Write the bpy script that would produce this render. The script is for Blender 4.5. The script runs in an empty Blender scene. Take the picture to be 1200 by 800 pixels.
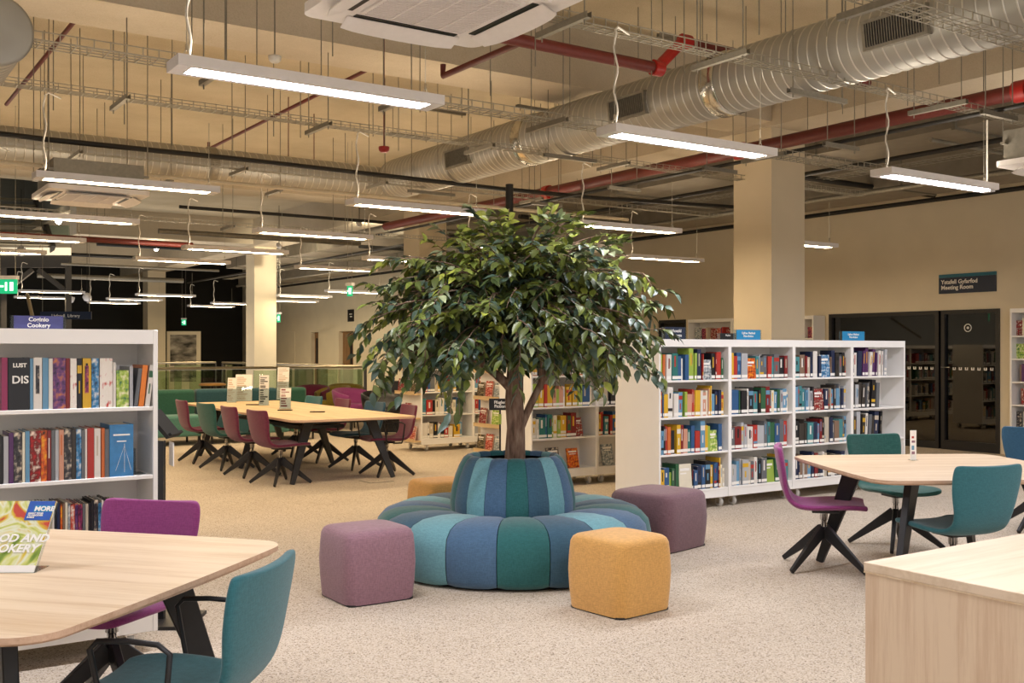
import bpy, bmesh, math, random
from mathutils import Vector, Matrix, Euler
random.seed(11)
C = bpy.context.scene.collection
PI = math.pi
F = 1220.0; HC = 1.5; HZ = 410.0
CA, SA = .8275, .5615          # building axes seen from the camera
YAW = -math.atan2(SA, CA)

def P(x, d):                   # camera frame (right, forward) -> world x, y
    return (x*CA + d*SA, -x*SA + d*CA)
def at(px, py, z):             # photo pixel on a horizontal level z -> world x, y
    d = (HC - z)*F/(py - HZ)
    return P((px-600)/F*d, d)
def pd(px, d): return P((px-600)/F*d, d)
def q_on(px, p):               # y on the plane x = p seen at column px
    dx = (px-600)/F; t = p/(dx*CA+SA); return t*(CA-dx*SA)
def p_on(px, q):               # x on the plane y = q
    dx = (px-600)/F; t = q/(CA-dx*SA); return t*(dx*CA+SA)

# ------------------------------------------------------------------ materials
def lin(c):
    if isinstance(c, str):
        c = c.lstrip('#'); c = [int(c[i:i+2], 16)/255 for i in (0, 2, 4)]
    return tuple((x/12.92 if x <= .04045 else ((x+.055)/1.055)**2.4) for x in c) + (1,)
def newmat(name):
    m = bpy.data.materials.new(name); m.use_nodes = True
    nt = m.node_tree; return m, nt, nt.nodes['Principled BSDF']
def N(nt, t, **kw):
    n = nt.nodes.new(t)
    for k, v in kw.items():
        if k in n.inputs: n.inputs[k].default_value = v
        else: setattr(n, k, v)
    return n
def mapped(nt, scale=(1,1,1), coord='Object'):
    tc = N(nt, 'ShaderNodeTexCoord'); mp = N(nt, 'ShaderNodeMapping'); mp.inputs['Scale'].default_value = scale
    nt.links.new(tc.outputs[coord], mp.inputs['Vector']); return mp.outputs['Vector']
def ramp(nt, fac, stops):
    r = N(nt, 'ShaderNodeValToRGB'); cr = r.color_ramp
    while len(cr.elements) < len(stops): cr.elements.new(.5)
    for e, (p, c) in zip(cr.elements, stops): e.position = p; e.color = c
    nt.links.new(fac, r.inputs['Fac']); return r.outputs['Color']
def bump(nt, b, h, strength=.3, dist=.01):
    n = N(nt, 'ShaderNodeBump'); n.inputs['Strength'].default_value = strength; n.inputs['Distance'].default_value = dist
    nt.links.new(h, n.inputs['Height']); nt.links.new(n.outputs['Normal'], b.inputs['Normal'])
def solid(name, col, rough=.5, metal=0, var=.06, scale=30, emit=None, spec=.5):
    m, nt, b = newmat(name); c = lin(col)
    nz = N(nt, 'ShaderNodeTexNoise', Scale=scale, Detail=3.0)
    nt.links.new(mapped(nt), nz.inputs['Vector'])
    lo = tuple(x*(1-var) for x in c[:3])+(1,); hi = tuple(min(1, x*(1+var)) for x in c[:3])+(1,)
    nt.links.new(ramp(nt, nz.outputs['Fac'], [(.3, lo), (.7, hi)]), b.inputs['Base Color'])
    b.inputs['Roughness'].default_value = rough; b.inputs['Metallic'].default_value = metal
    b.inputs['Specular IOR Level'].default_value = spec
    if emit:
        b.inputs['Emission Color'].default_value = c; b.inputs['Emission Strength'].default_value = emit
    return m
def fabric(name, col, var=.28, scale=1.0):
    m, nt, b = newmat(name); c = lin(col)
    v = mapped(nt)
    w1 = N(nt, 'ShaderNodeTexNoise', Scale=160*scale, Detail=2.0); nt.links.new(mapped(nt, (1,1,.15)), w1.inputs['Vector'])
    w2 = N(nt, 'ShaderNodeTexNoise', Scale=160*scale, Detail=2.0); nt.links.new(mapped(nt, (.15,.15,1)), w2.inputs['Vector'])
    ad = N(nt, 'ShaderNodeMath', operation='ADD'); nt.links.new(w1.outputs['Fac'], ad.inputs[0]); nt.links.new(w2.outputs['Fac'], ad.inputs[1])
    hf = N(nt, 'ShaderNodeMath', operation='MULTIPLY'); hf.inputs[1].default_value = .5; nt.links.new(ad.outputs[0], hf.inputs[0])
    lo = tuple(x*(1-var) for x in c[:3])+(1,); hi = tuple(min(1, x*(1+var)+.004) for x in c[:3])+(1,)
    nt.links.new(ramp(nt, hf.outputs[0], [(.38, lo), (.62, hi)]), b.inputs['Base Color'])
    b.inputs['Roughness'].default_value = .92; b.inputs['Specular IOR Level'].default_value = .15
    b.inputs['Sheen Weight'].default_value = .25; b.inputs['Sheen Roughness'].default_value = .5
    bump(nt, b, hf.outputs[0], .35, .003)
    return m
def wood(name, light, dark, axis='X', scale=1.0, rough=.45):
    m, nt, b = newmat(name)
    s = {'X': (.6, 9, 9), 'Y': (9, .6, 9), 'Z': (9, 9, .5)}[axis]
    v = mapped(nt, tuple(x*scale for x in s))
    n1 = N(nt, 'ShaderNodeTexNoise', Scale=1.3, Detail=5.0, Roughness=.6, Distortion=.4); nt.links.new(v, n1.inputs['Vector'])
    n2 = N(nt, 'ShaderNodeTexNoise', Scale=9.0, Detail=4.0, Roughness=.7); nt.links.new(v, n2.inputs['Vector'])
    mx = N(nt, 'ShaderNodeMath', operation='MULTIPLY_ADD'); mx.inputs[1].default_value = .35
    nt.links.new(n2.outputs['Fac'], mx.inputs[0]); 
    m2 = N(nt, 'ShaderNodeMath', operation='MULTIPLY'); m2.inputs[1].default_value = .65
    nt.links.new(n1.outputs['Fac'], m2.inputs[0]); nt.links.new(m2.outputs[0], mx.inputs[2])
    nt.links.new(ramp(nt, mx.outputs[0], [(.36, lin(dark)), (.56, lin(light))]), b.inputs['Base Color'])
    b.inputs['Roughness'].default_value = rough; b.inputs['Specular IOR Level'].default_value = .3
    bump(nt, b, n2.outputs['Fac'], .08, .002)
    return m
def emis(name, col, s):
    m, nt, b = newmat(name); b.inputs['Base Color'].default_value = lin(col)
    b.inputs['Emission Color'].default_value = lin(col); b.inputs['Emission Strength'].default_value = s; return m
def carpet():
    m, nt, b = newmat('speckled_carpet'); v = mapped(nt)
    n1 = N(nt, 'ShaderNodeTexVoronoi', Scale=165.0); nt.links.new(v, n1.inputs['Vector'])
    n2 = N(nt, 'ShaderNodeTexNoise', Scale=190.0, Detail=3.0, Roughness=.7); nt.links.new(v, n2.inputs['Vector'])
    n3 = N(nt, 'ShaderNodeTexNoise', Scale=1.2, Detail=3.0); nt.links.new(v, n3.inputs['Vector'])
    sep = N(nt, 'ShaderNodeSeparateColor'); nt.links.new(n1.outputs['Color'], sep.inputs[0])
    c1 = ramp(nt, sep.outputs[0], [(0, lin('#6f6152')), (.08, lin('#9a8b7a')), (.16, lin('#bcae9b')), (.6, lin('#c8bcaa')), (1, lin('#d9cfc1'))])
    c2 = ramp(nt, n2.outputs['Fac'], [(.3, (.72,.69,.65,1)), (.5, (1,1,1,1))])
    mx = N(nt, 'ShaderNodeMix', data_type='RGBA', blend_type='MULTIPLY'); mx.inputs[0].default_value = 1
    nt.links.new(c1, mx.inputs[6]); nt.links.new(c2, mx.inputs[7])
    c3 = ramp(nt, n3.outputs['Fac'], [(.35, (.94,.93,.92,1)), (.65, (1,1,1,1))])
    m2 = N(nt, 'ShaderNodeMix', data_type='RGBA', blend_type='MULTIPLY'); m2.inputs[0].default_value = 1
    nt.links.new(mx.outputs[2], m2.inputs[6]); nt.links.new(c3, m2.inputs[7])
    nt.links.new(m2.outputs[2], b.inputs['Base Color'])
    b.inputs['Roughness'].default_value = .95; b.inputs['Specular IOR Level'].default_value = .1
    bump(nt, b, n2.outputs['Fac'], .4, .004); return m
def rough_soffit(name, a, bcol, s=1.0):
    m, nt, b = newmat(name); v = mapped(nt)
    n1 = N(nt, 'ShaderNodeTexNoise', Scale=.7*s, Detail=8.0, Roughness=.65); nt.links.new(v, n1.inputs['Vector'])
    n2 = N(nt, 'ShaderNodeTexNoise', Scale=60.0*s, Detail=3.0); nt.links.new(v, n2.inputs['Vector'])
    mx = N(nt, 'ShaderNodeMath', operation='MULTIPLY_ADD'); mx.inputs[1].default_value = .3
    nt.links.new(n2.outputs['Fac'], mx.inputs[0])
    k = N(nt, 'ShaderNodeMath', operation='MULTIPLY'); k.inputs[1].default_value = .7; nt.links.new(n1.outputs['Fac'], k.inputs[0]); nt.links.new(k.outputs[0], mx.inputs[2])
    nt.links.new(ramp(nt, mx.outputs[0], [(.3, lin(a)), (.7, lin(bcol))]), b.inputs['Base Color'])
    b.inputs['Roughness'].default_value = .95; b.inputs['Specular IOR Level'].default_value = .1
    bump(nt, b, n2.outputs['Fac'], .6, .01); return m
def galv():
    m, nt, b = newmat('galvanised_steel'); v = mapped(nt)
    n = N(nt, 'ShaderNodeTexNoise', Scale=5.0); nt.links.new(v, n.inputs['Vector'])
    sep = N(nt, 'ShaderNodeSeparateColor'); nt.links.new(n.outputs['Color'], sep.inputs[0])
    nt.links.new(ramp(nt, sep.outputs[0], [(0, lin('#9d9b94')), (1, lin('#aeaca4'))]), b.inputs['Base Color'])
    b.inputs['Metallic'].default_value = .55; b.inputs['Roughness'].default_value = .5; return m
def glass(name, tint='#ffffff', refl=.12, alpha_c=None):
    m = bpy.data.materials.new(name); m.use_nodes = True; nt = m.node_tree; nt.nodes.clear()
    o = N(nt, 'ShaderNodeOutputMaterial'); tr = N(nt, 'ShaderNodeBsdfTransparent'); tr.inputs[0].default_value = lin(tint)
    gl = N(nt, 'ShaderNodeBsdfGlossy', Roughness=.02); fr = N(nt, 'ShaderNodeLayerWeight', Blend=.35)
    ad = N(nt, 'ShaderNodeMath', operation='MULTIPLY_ADD'); ad.inputs[1].default_value = .5; ad.inputs[2].default_value = refl
    nt.links.new(fr.outputs['Fresnel'], ad.inputs[0])
    mx = N(nt, 'ShaderNodeMixShader'); nt.links.new(ad.outputs[0], mx.inputs[0])
    nt.links.new(tr.outputs[0], mx.inputs[1]); nt.links.new(gl.outputs[0], mx.inputs[2]); nt.links.new(mx.outputs[0], o.inputs[0]); return m
def blotch(name, cols, scale=25, coord='Object', stretch=(1,1,1), rough=.4):
    m, nt, b = newmat(name)
    n = N(nt, 'ShaderNodeTexNoise', Scale=scale, Detail=5.0); nt.links.new(mapped(nt, stretch, coord), n.inputs['Vector'])
    k = len(cols); r = ramp(nt, n.outputs['Fac'], [(.32+.36*i/max(1, k-1), lin(c)) for i, c in enumerate(cols)])
    nt.links.new(r, b.inputs['Base Color']); b.inputs['Roughness'].default_value = rough; return m

M = {}
M['carpet'] = carpet()
M['ceiling'] = rough_soffit('sprayed_soffit', '#ab9d82', '#cdbfa4')
M['beam'] = rough_soffit('sprayed_beam', '#b3a791', '#cdc1ad', 1.3)
M['wall'] = solid('cream_wall_paint', '#ddd2ba', .8, var=.03, scale=2)
M['column'] = solid('cream_column_paint', '#d3c6ac', .8, var=.03, scale=2)
M['dark_unlit_ceil'] = rough_soffit('dark_unlit_soffit', '#79705e', '#968c79')  # right aisle's unlit gloom put into the colour; far soffit shares the tone
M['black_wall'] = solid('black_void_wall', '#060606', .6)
M['white'] = solid('white_laminate', '#f0eeea', .4, var=.015, scale=4)
M['back'] = solid('white_back_panel', '#ebe8e4', .5, var=.02, scale=4)
M['black'] = solid('black_metal', '#17171a', .45, var=.1)
M['blackwood'] = solid('black_stained_timber', '#1c1b1d', .45, var=.15, scale=20)
M['chrome'] = solid('chrome', '#d8d8d8', .18, 1, var=.03)
M['galv'] = galv()
M['galvdull'] = solid('dull_galvanised', '#8c877b', .5, .6, var=.1)
M['wire'] = solid('zinc_wire', '#a9a496', .45, .7, var=.05)
M['lampbody'] = solid('white_lamp_housing', '#e7e4e4', .4, var=.02)
M['diff'] = emis('lamp_diffuser', '#f7f6ff', 88.0)
M['diff_far'] = emis('lamp_diffuser_warm', '#ffe2b6', 66.0)
M['fill_up_near'] = emis('ceiling_fill_glow', '#fff0dd', 21.0)  # glow added on the lamp tops as ceiling fill
M['fill_up_far'] = emis('ceiling_fill_glow_warm', '#ffe9cc', 18.0)
M['cord'] = solid('white_cord', '#e2ddd2', .5)
M['red'] = solid('red_pipe', '#63231b', .5, var=.08)
M['brightred'] = solid('bright_red_coupling', '#a01f19', .4)
M['cable'] = solid('black_cable', '#1a1815', .6)
M['creampipe'] = solid('cream_pipe', '#c9bda4', .5)
M['cassette'] = solid('cassette_plastic', '#f3eeea', .5, var=.02)
M['cassgrille'] = solid('cassette_grille', '#e4dedb', .6, var=.02)
M['tbl'] = wood('pale_oak_top', '#dfc9ab', '#ccb08c', 'X', 1.0)
M['tbl2'] = wood('pale_oak_top_long', '#d8bd93', '#c3a071', 'Y', 1.0)
M['edge'] = wood('oak_edge', '#c6a68c', '#b08f74', 'X', 1.5)
M['counter_top'] = wood('counter_oak', '#d8c4ab', '#c8b194', 'X', .8)
M['counter_side'] = wood('counter_oak_side', '#d9c2a6', '#c4a68a', 'Z', 1.2)
M['teal'] = fabric('teal_fabric', '#31656d', .12, 1.8)
M['green'] = fabric('deep_green_fabric', '#2a5852', .12)
M['purple'] = fabric('magenta_fabric', '#8c3f77', .12, 1.8)
M['plum'] = fabric('plum_fabric', '#66263f', .2, 1.5)
M['bluechair'] = fabric('petrol_blue_fabric', '#2a4c62', .12, 1.8)
M['mauve'] = fabric('mauve_fabric', '#92707c', .16, 1.6)
M['mauve2'] = fabric('dusky_mauve_fabric', '#7d6068', .16, 1.6)
M['mustard'] = fabric('mustard_fabric', '#cb9b58', .14, 1.6)
M['b_light'] = fabric('light_blue_fabric', '#6b9ca6', .13, 1.6)
M['b_slate'] = fabric('slate_blue_fabric', '#4a6886', .14, 1.6)
M['b_green'] = fabric('forest_teal_fabric', '#2c6263', .14, 1.6)
M['b_navy'] = fabric('petrol_fabric', '#3a5a6e', .14, 1.6)
M['olive'] = fabric('olive_fabric', '#87792c', .2)
M['sofag'] = fabric('sofa_green_fabric', '#2c5646', .12)
M['sofab'] = fabric('sofa_blue_fabric', '#2b4e56', .12)
M['sofal'] = fabric('sofa_pale_teal_fabric', '#4d7a70', .12)
M['bark'] = blotch('tree_bark', ['#4e3a2c', '#7b6150', '#94806e'], 9, stretch=(4,4,.8), rough=.9)
M['leafs'] = []
for i, (c, sp) in enumerate([('#505c2c', .5), ('#3d4c28', .5), ('#6a7633', .5), ('#45594a', .7), ('#939b40', .5), ('#98a37c', .6)]):
    m = solid('ficus_leaf_%d' % i, c, .38, var=.25, scale=12); M['leafs'].append(m)
M['soil'] = solid('planter_cover', '#a58a6e', .9, var=.2, scale=60)
M['acrylic'] = glass('clear_acrylic', '#f1f6f6', .02)
M['balglass'] = glass('balustrade_glass', '#e9f3e6', .03)
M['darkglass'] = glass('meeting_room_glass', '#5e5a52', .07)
M['paper'] = solid('white_paper', '#ece8e2', .6, var=.02)
M['pages'] = solid('book_pages', '#ddd3c0', .8, var=.08, scale=200)
M['sticker'] = solid('spine_sticker', '#eeebe4', .5, var=.02)
M['navy_sign'] = solid('navy_sign', '#172640', .4)
M['teal_sign'] = solid('teal_sign_strip', '#1d6a80', .4)
M['blue_sign'] = solid('cyan_sign', '#1d87ba', .4)
M['purple_sign'] = solid('indigo_sign', '#43447c', .4)
M['lettering'] = solid('white_lettering', '#f0eee8', .5, var=.01)
M['greenexit'] = emis('exit_green', '#19a873', .9)
M['exitwhite'] = emis('exit_white', '#e6fff2', 1.4)
M['doorwood'] = wood('door_veneer', '#8f6f4c', '#77573a', 'Z', 1.0)
M['steel'] = solid('painted_steel_grey', '#45413c', .5)
M['handrail'] = solid('brushed_steel_rail', '#b5ab94', .3, .9)
M['bulb'] = emis('bulb_glow', '#fff3dc', 60)
M['glowband'] = emis('lit_fascia', '#f3e4c4', .8)
M['blackmat'] = solid('black_rubber', '#151412', .85)
M['rubber'] = solid('grey_caster_wheel', '#b9b5ae', .5)
PAL = ['#1b1c22', '#dfdad2', '#7c1f22', '#b0342b', '#c96a34', '#d6aa2c', '#2f6040', '#29706a', '#2f5785', '#6494b4', '#202c4a', '#532d60', '#836a58', '#c2b6a2', '#65686c', '#cc957c', '#92305a', '#96b04a', '#43858a', '#e0d8c2', '#38332f', '#aeb0b4']
PALN = ['black', 'white', 'dark red', 'red', 'orange', 'yellow', 'green', 'teal', 'blue', 'light blue', 'navy', 'purple', 'brown', 'beige', 'grey', 'peach', 'magenta', 'lime green', 'turquoise', 'cream', 'charcoal', 'silver']
BK = []
for i, c in enumerate(PAL):
    BK.append(solid('book_cover_' + PALN[i].replace(' ', '_'), c, .35, var=.05, scale=8))
ART = [blotch('cover_art_%d' % i, cs, 38, rough=.3) for i, cs in enumerate([
    ['#1a1320', '#8f2f5f', '#e0a13a'], ['#102a4a', '#3f86b8', '#e7e2d8'], ['#e9e2d6', '#c84b35', '#2a2320'], ['#e5a72a', '#d55a22', '#40210e'],
    ['#17201c', '#57452f', '#c9b892'], ['#e7e3da', '#9aa3a8', '#39404a'], ['#b71f24', '#6b1013', '#efd9c8'], ['#2b6e4a', '#a7c24a', '#f0e8c8'],
    ['#2a1b3d', '#6d3f78', '#c0764a'], ['#0f0f12', '#3b3a40', '#d8c8b0']])]

# ------------------------------------------------------------------ mesh builder
class MB:
    def __init__(s): s.v = []; s.f = []; s.m = []; s.mats = []; s.sm = []
    def mi(s, mat):
        if mat not in s.mats: s.mats.append(mat)
        return s.mats.index(mat)
    def add(s, vs, fs, mat, T=None, smooth=False):
        o = len(s.v); k = s.mi(mat)
        for v in vs:
            v = Vector(v); s.v.append(tuple(T @ v if T else v))
        for f in fs: s.f.append([o+i for i in f]); s.m.append(k); s.sm.append(smooth)
        return s
    def box(s, c, d, mat, T=None):
        x, y, z = c; a, b, h = d[0]/2, d[1]/2, d[2]/2
        vs = [(x+i*a, y+j*b, z+k*h) for k in (-1, 1) for j in (-1, 1) for i in (-1, 1)]
        return s.add(vs, [(0,2,3,1), (4,5,7,6), (0,1,5,4), (2,6,7,3), (0,4,6,2), (1,3,7,5)], mat, T)
    def bx(s, lo, hi, mat, T=None):
        return s.box([(a+b)/2 for a, b in zip(lo, hi)], [abs(b-a) for a, b in zip(lo, hi)], mat, T)
    def beam(s, p0, p1, a0, b0, a1, b1, mat, side=None, T=None):   # tapered bar, a along side, b across
        p0 = Vector(p0); p1 = Vector(p1); d = (p1-p0).normalized()
        sd = Vector(side) if side else (Vector((0,0,1)) if abs(d.z) < .9 else Vector((1,0,0)))
        u = d.cross(sd).normalized(); w = u.cross(d).normalized()
        vs = []
        for p, a, b in ((p0, a0, b0), (p1, a1, b1)):
            for i, j in ((-1,-1), (1,-1), (1,1), (-1,1)): vs.append(p + w*(i*a/2) + u*(j*b/2))
        return s.add(vs, [(0,1,2,3), (7,6,5,4), (0,4,5,1), (1,5,6,2), (2,6,7,3), (3,7,4,0)], mat, T)
    def tube(s, pts, r, mat, n=8, T=None, cap=True, rs=None):
        pts = [Vector(p) for p in pts]; vs = []; prev = None
        for i, p in enumerate(pts):
            d = (pts[min(i+1, len(pts)-1)] - pts[max(i-1, 0)]).normalized()
            if prev is None: u = d.orthogonal().normalized()
            else:
                u = prev - d*prev.dot(d)
                u = u.normalized() if u.length > 1e-6 else d.orthogonal().normalized()
            prev = u; w = d.cross(u); rr = rs[i] if rs else r
            for k in range(n):
                a = 2*PI*k/n; vs.append(p + (u*math.cos(a) + w*math.sin(a))*rr)
        fs = []
        for i in range(len(pts)-1):
            for k in range(n): k2 = (k+1) % n; fs.append((i*n+k, i*n+k2, (i+1)*n+k2, (i+1)*n+k))
        s.add(vs, fs, mat, T, True)
        if cap:
            s.add(vs[:n], [tuple(range(n))[::-1]], mat, T); s.add(vs[-n:], [tuple(range(n))], mat, T)
        return s
    def lathe(s, prof, mat, n=24, T=None, c=(0,0,0)):
        vs = []; fs = []
        for r, z in prof:
            for k in range(n): a = 2*PI*k/n; vs.append((c[0]+r*math.cos(a), c[1]+r*math.sin(a), c[2]+z))
        for i in range(len(prof)-1):
            for k in range(n): k2 = (k+1) % n; fs.append((i*n+k, i*n+k2, (i+1)*n+k2, (i+1)*n+k))
        s.add(vs, fs, mat, T, True)
        if prof[0][0] > 1e-4: s.add(vs[:n], [tuple(range(n))[::-1]], mat, T)
        if prof[-1][0] > 1e-4: s.add(vs[-n:], [tuple(range(n))], mat, T)
        return s
    def prism(s, outline, z0, z1, mat, T=None, matside=None):
        n = len(outline); vs = [(x, y, z0) for x, y in outline] + [(x, y, z1) for x, y in outline]
        s.add(vs, [tuple(range(n))[::-1], tuple(range(n, 2*n))], mat, T)
        return s.add(vs, [(i, (i+1) % n, n+(i+1) % n, n+i) for i in range(n)], matside or mat, T)
    def build(s, name, parent=None, mods=None):
        me = bpy.data.meshes.new(name); me.from_pydata(s.v, [], s.f)
        for m in s.mats: me.materials.append(m)
        me.polygons.foreach_set('material_index', s.m); me.polygons.foreach_set('use_smooth', s.sm)
        me.update(); o = bpy.data.objects.new(name, me); C.objects.link(o)
        if parent: o.parent = parent
        return o
def weld(o, dist=1e-4):
    bm = bmesh.new(); bm.from_mesh(o.data); bmesh.ops.remove_doubles(bm, verts=bm.verts, dist=dist)
    bmesh.ops.recalc_face_normals(bm, faces=bm.faces); bm.to_mesh(o.data); bm.free(); return o
def bevel(o, w=.003, seg=1):
    m = o.modifiers.new('bevel', 'BEVEL'); m.width = w; m.segments = seg; m.limit_method = 'ANGLE'; return o
def subsurf(o, lv=2):
    m = o.modifiers.new('sub', 'SUBSURF'); m.levels = lv; m.render_levels = lv
    o.data.polygons.foreach_set('use_smooth', [True]*len(o.data.polygons)); return o
def tag(o, label=None, cat=None, group=None, kind=None):
    if label: o['label'] = label
    if cat: o['category'] = cat
    if group: o['group'] = group
    if kind: o['kind'] = kind
    return o
def thing(name, label, cat, loc=(0,0,0), rz=0, group=None):
    o = bpy.data.objects.new(name, None); o.empty_display_size = .1; C.objects.link(o)
    o.location = loc; o.rotation_euler = (0, 0, rz); return tag(o, label, cat, group)
def dup(root, loc, rz, label, group=None, swap=None):
    def cp(o, par):
        c = o.copy(); C.objects.link(c); c.parent = par
        if swap and c.type == 'MESH' and swap in (1,): pass
        for ch in kids.get(o.name, []): cp(ch, c)
        return c
    kids = {}
    def walk(o):
        kids[o.name] = list(o.children)
        for ch in o.children: walk(ch)
    walk(root)
    r = cp(root, None); r.location = loc; r.rotation_euler = (0, 0, rz); r['label'] = label
    if group: r['group'] = group
    return r
def struct(name, mb, parent=None):
    o = mb.build(name, parent)
    if not parent: o['kind'] = 'structure'
    return o
def text(s, size, mat, parent, M4, name='lettering', ext=.0008, align='LEFT', bold=.0, shear=0):
    cu = bpy.data.curves.new(name, 'FONT'); cu.body = s; cu.size = size; cu.extrude = ext; cu.align_x = align; cu.offset = bold; cu.shear = shear
    cu.space_line = .95; cu.resolution_u = 3
    tmp = bpy.data.objects.new(name, cu); C.objects.link(tmp)
    dg = bpy.context.evaluated_depsgraph_get(); me = bpy.data.meshes.new_from_object(tmp.evaluated_get(dg))
    C.objects.unlink(tmp); bpy.data.objects.remove(tmp)
    me.materials.clear(); me.materials.append(mat)
    o = bpy.data.objects.new(name, me); C.objects.link(o); o.parent = parent; o.matrix_local = M4; return o
def upright(x, y, z, rz=0, tilt=0):  # text plane facing -y (before rz), reading along +x
    return Matrix.Translation((x, y, z)) @ Matrix.Rotation(rz, 4, 'Z') @ Matrix.Rotation(PI/2+tilt, 4, 'X')
def rrect(w, h, r, n=6, bulge=0):
    pts = []
    for cx, cy, a0 in ((w/2-r, h/2-r, 0), (-w/2+r, h/2-r, PI/2), (-w/2+r, -h/2+r, PI), (w/2-r, -h/2+r, 3*PI/2)):
        for i in range(n+1):
            a = a0 + PI/2*i/n; pts.append((cx+r*math.cos(a), cy+r*math.sin(a)))
    if bulge:
        out = []
        for i, (x, y) in enumerate(pts):
            out.append((x, y))
            if i % (n+1) == n:
                x2, y2 = pts[(i+1) % len(pts)]
                for k in range(1, 8):
                    t = k/8; X = x+(x2-x)*t; Y = y+(y2-y)*t; b = bulge*4*t*(1-t)
                    if abs(x2-x) > abs(y2-y): Y += b*(1 if y > 0 else -1)
                    else: X += b*(1 if x > 0 else -1)
                    out.append((X, Y))
        pts = out
    return pts

# ------------------------------------------------------------------ setting
PW = 14.28                       # right wall plane
mb = MB(); mb.bx((-14, -4, -.3), (PW, 22.7, 0), M['carpet']); mb.bx((11.2, 22.7, -.3), (PW, 40, 0), M['carpet']); mb.bx((-14, 33.2, -.3), (11.2, 40, 0), M['carpet'])
struct('floor', mb)
ZC = 4.9
struct('ceiling', MB().bx((-14, -4, ZC), (10.27, 22.7, ZC+.2), M['ceiling']).bx((5.3, 22.7, ZC), (10.27, 26.9, ZC+.2), M['ceiling']).bx((5.3, 26.9, ZC), (10.27, 33.2, ZC+.2), M['dark_unlit_ceil']).bx((-14, 33.2, ZC), (10.27, 40, ZC+.2), M['dark_unlit_ceil']).bx((10.27, -4, ZC), (PW+3, 40, ZC+.2), M['dark_unlit_ceil']))
Q0, QD, Q1 = q_on(1172, PW), q_on(1103.5, PW), q_on(972, PW)
# openings in the right wall: (y0, y1, ztop)
dq = [(q_on(414, PW), q_on(397, PW), 2.1), (q_on(373, PW), q_on(364.5, PW), 2.1)]
blackdoor = (q_on(318.5, PW), q_on(312.5, PW)+.35, 2.1)
hidden_door = (q_on(804, PW)+.0, q_on(771, PW), 2.1)
ops = sorted([(Q0, Q1, 2.1), hidden_door] + dq + [blackdoor])
mb = MB(); y = -4
for a, b, zt in ops:
    mb.bx((PW, y, 0), (PW+.25, a, ZC), M['wall']); mb.bx((PW, a, zt), (PW+.25, b, ZC), M['wall']); y = b
mb.bx((PW, y, 0), (PW+.25, 40, ZC), M['wall']); struct('wall_right', mb)
struct('wall_left', MB().bx((-14.2, -4, 0), (-14, 40, ZC), M['wall']))
struct('wall_back', MB().bx((-14, 40, -2), (PW+.25, 40.2, ZC), M['black_wall']))
struct('baseboard_right', MB().bx((PW-.015, 1, 0), (PW, Q0-.05, .1), M['wall']).bx((PW-.015, Q1+.05, 0), (PW, hidden_door[0], .1), M['wall']).bx((PW-.015, hidden_door[1], 0), (PW, dq[0][0], .1), M['wall']))
# meeting room behind the glazing
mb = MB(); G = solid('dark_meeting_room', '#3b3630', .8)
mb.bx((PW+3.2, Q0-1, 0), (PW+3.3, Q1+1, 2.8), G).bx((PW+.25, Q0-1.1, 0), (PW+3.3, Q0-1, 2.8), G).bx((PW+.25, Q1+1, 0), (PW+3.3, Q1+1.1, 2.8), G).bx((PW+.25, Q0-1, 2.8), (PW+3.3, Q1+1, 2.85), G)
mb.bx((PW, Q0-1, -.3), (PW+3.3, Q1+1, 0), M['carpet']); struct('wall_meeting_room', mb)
def glazed(name, y0, y1, door=False, top=2.1, fr=.06, bot=.1):
    mb = MB(); k = M['black']; x0, x1 = PW-.02, PW+.1
    mb.bx((x0, y0, 0), (x1, y0+fr, top), k).bx((x0, y1-fr, 0), (x1, y1, top), k).bx((x0, y0+fr, top-fr), (x1, y1-fr, top), k).bx((x0, y0+fr, 0), (x1, y1-fr, bot), k)
    o = struct(name, mb); g = MB().bx((PW+.03, y0+fr, bot), (PW+.042, y1-fr, top-fr), M['darkglass']).build('glass_pane', o)
    d = MB()
    for i in range(int((y1-y0-.2)/.1)):
        yy = y0+.12+i*.1; d.bx((PW+.022, yy, 1.20), (PW+.029, yy+.045, 1.212), M['sticker']).bx((PW+.022, yy, 1.212), (PW+.029, yy+.012, 1.24), M['sticker']).bx((PW+.022, yy+.033, 1.212), (PW+.029, yy+.045, 1.24), M['sticker'])
    d.build('manifestation_dots', o)
    return o
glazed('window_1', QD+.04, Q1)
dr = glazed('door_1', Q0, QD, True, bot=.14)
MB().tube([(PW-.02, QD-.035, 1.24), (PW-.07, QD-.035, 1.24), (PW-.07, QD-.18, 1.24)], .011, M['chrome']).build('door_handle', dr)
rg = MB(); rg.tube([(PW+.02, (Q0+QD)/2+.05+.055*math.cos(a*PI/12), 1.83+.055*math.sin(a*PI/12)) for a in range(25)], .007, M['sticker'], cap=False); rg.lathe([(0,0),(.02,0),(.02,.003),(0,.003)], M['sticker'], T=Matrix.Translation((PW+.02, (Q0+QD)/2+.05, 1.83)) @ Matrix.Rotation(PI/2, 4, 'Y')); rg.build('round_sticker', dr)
for i, (a, b, zt) in enumerate(dq):
    mb = MB(); mb.bx((PW+.14, a, 0), (PW+.19, b, zt), M['doorwood']); o = struct('door_%d' % (i+2), mb)
    MB().bx((PW+.125, a+.35, 1.05), (PW+.139, a+.5, 1.9), M['black']).build('vision_panel', o)
    MB().tube([(PW+.14, b-.1, 1.05), (PW+.08, b-.1, 1.05), (PW+.08, b-.22, 1.05)], .015, M['chrome']).build('door_handle', o)
a, b, zt = blackdoor; struct('door_4', MB().bx((PW+.14, a, 0), (PW+.19, b, zt), M['black_wall']))
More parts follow.
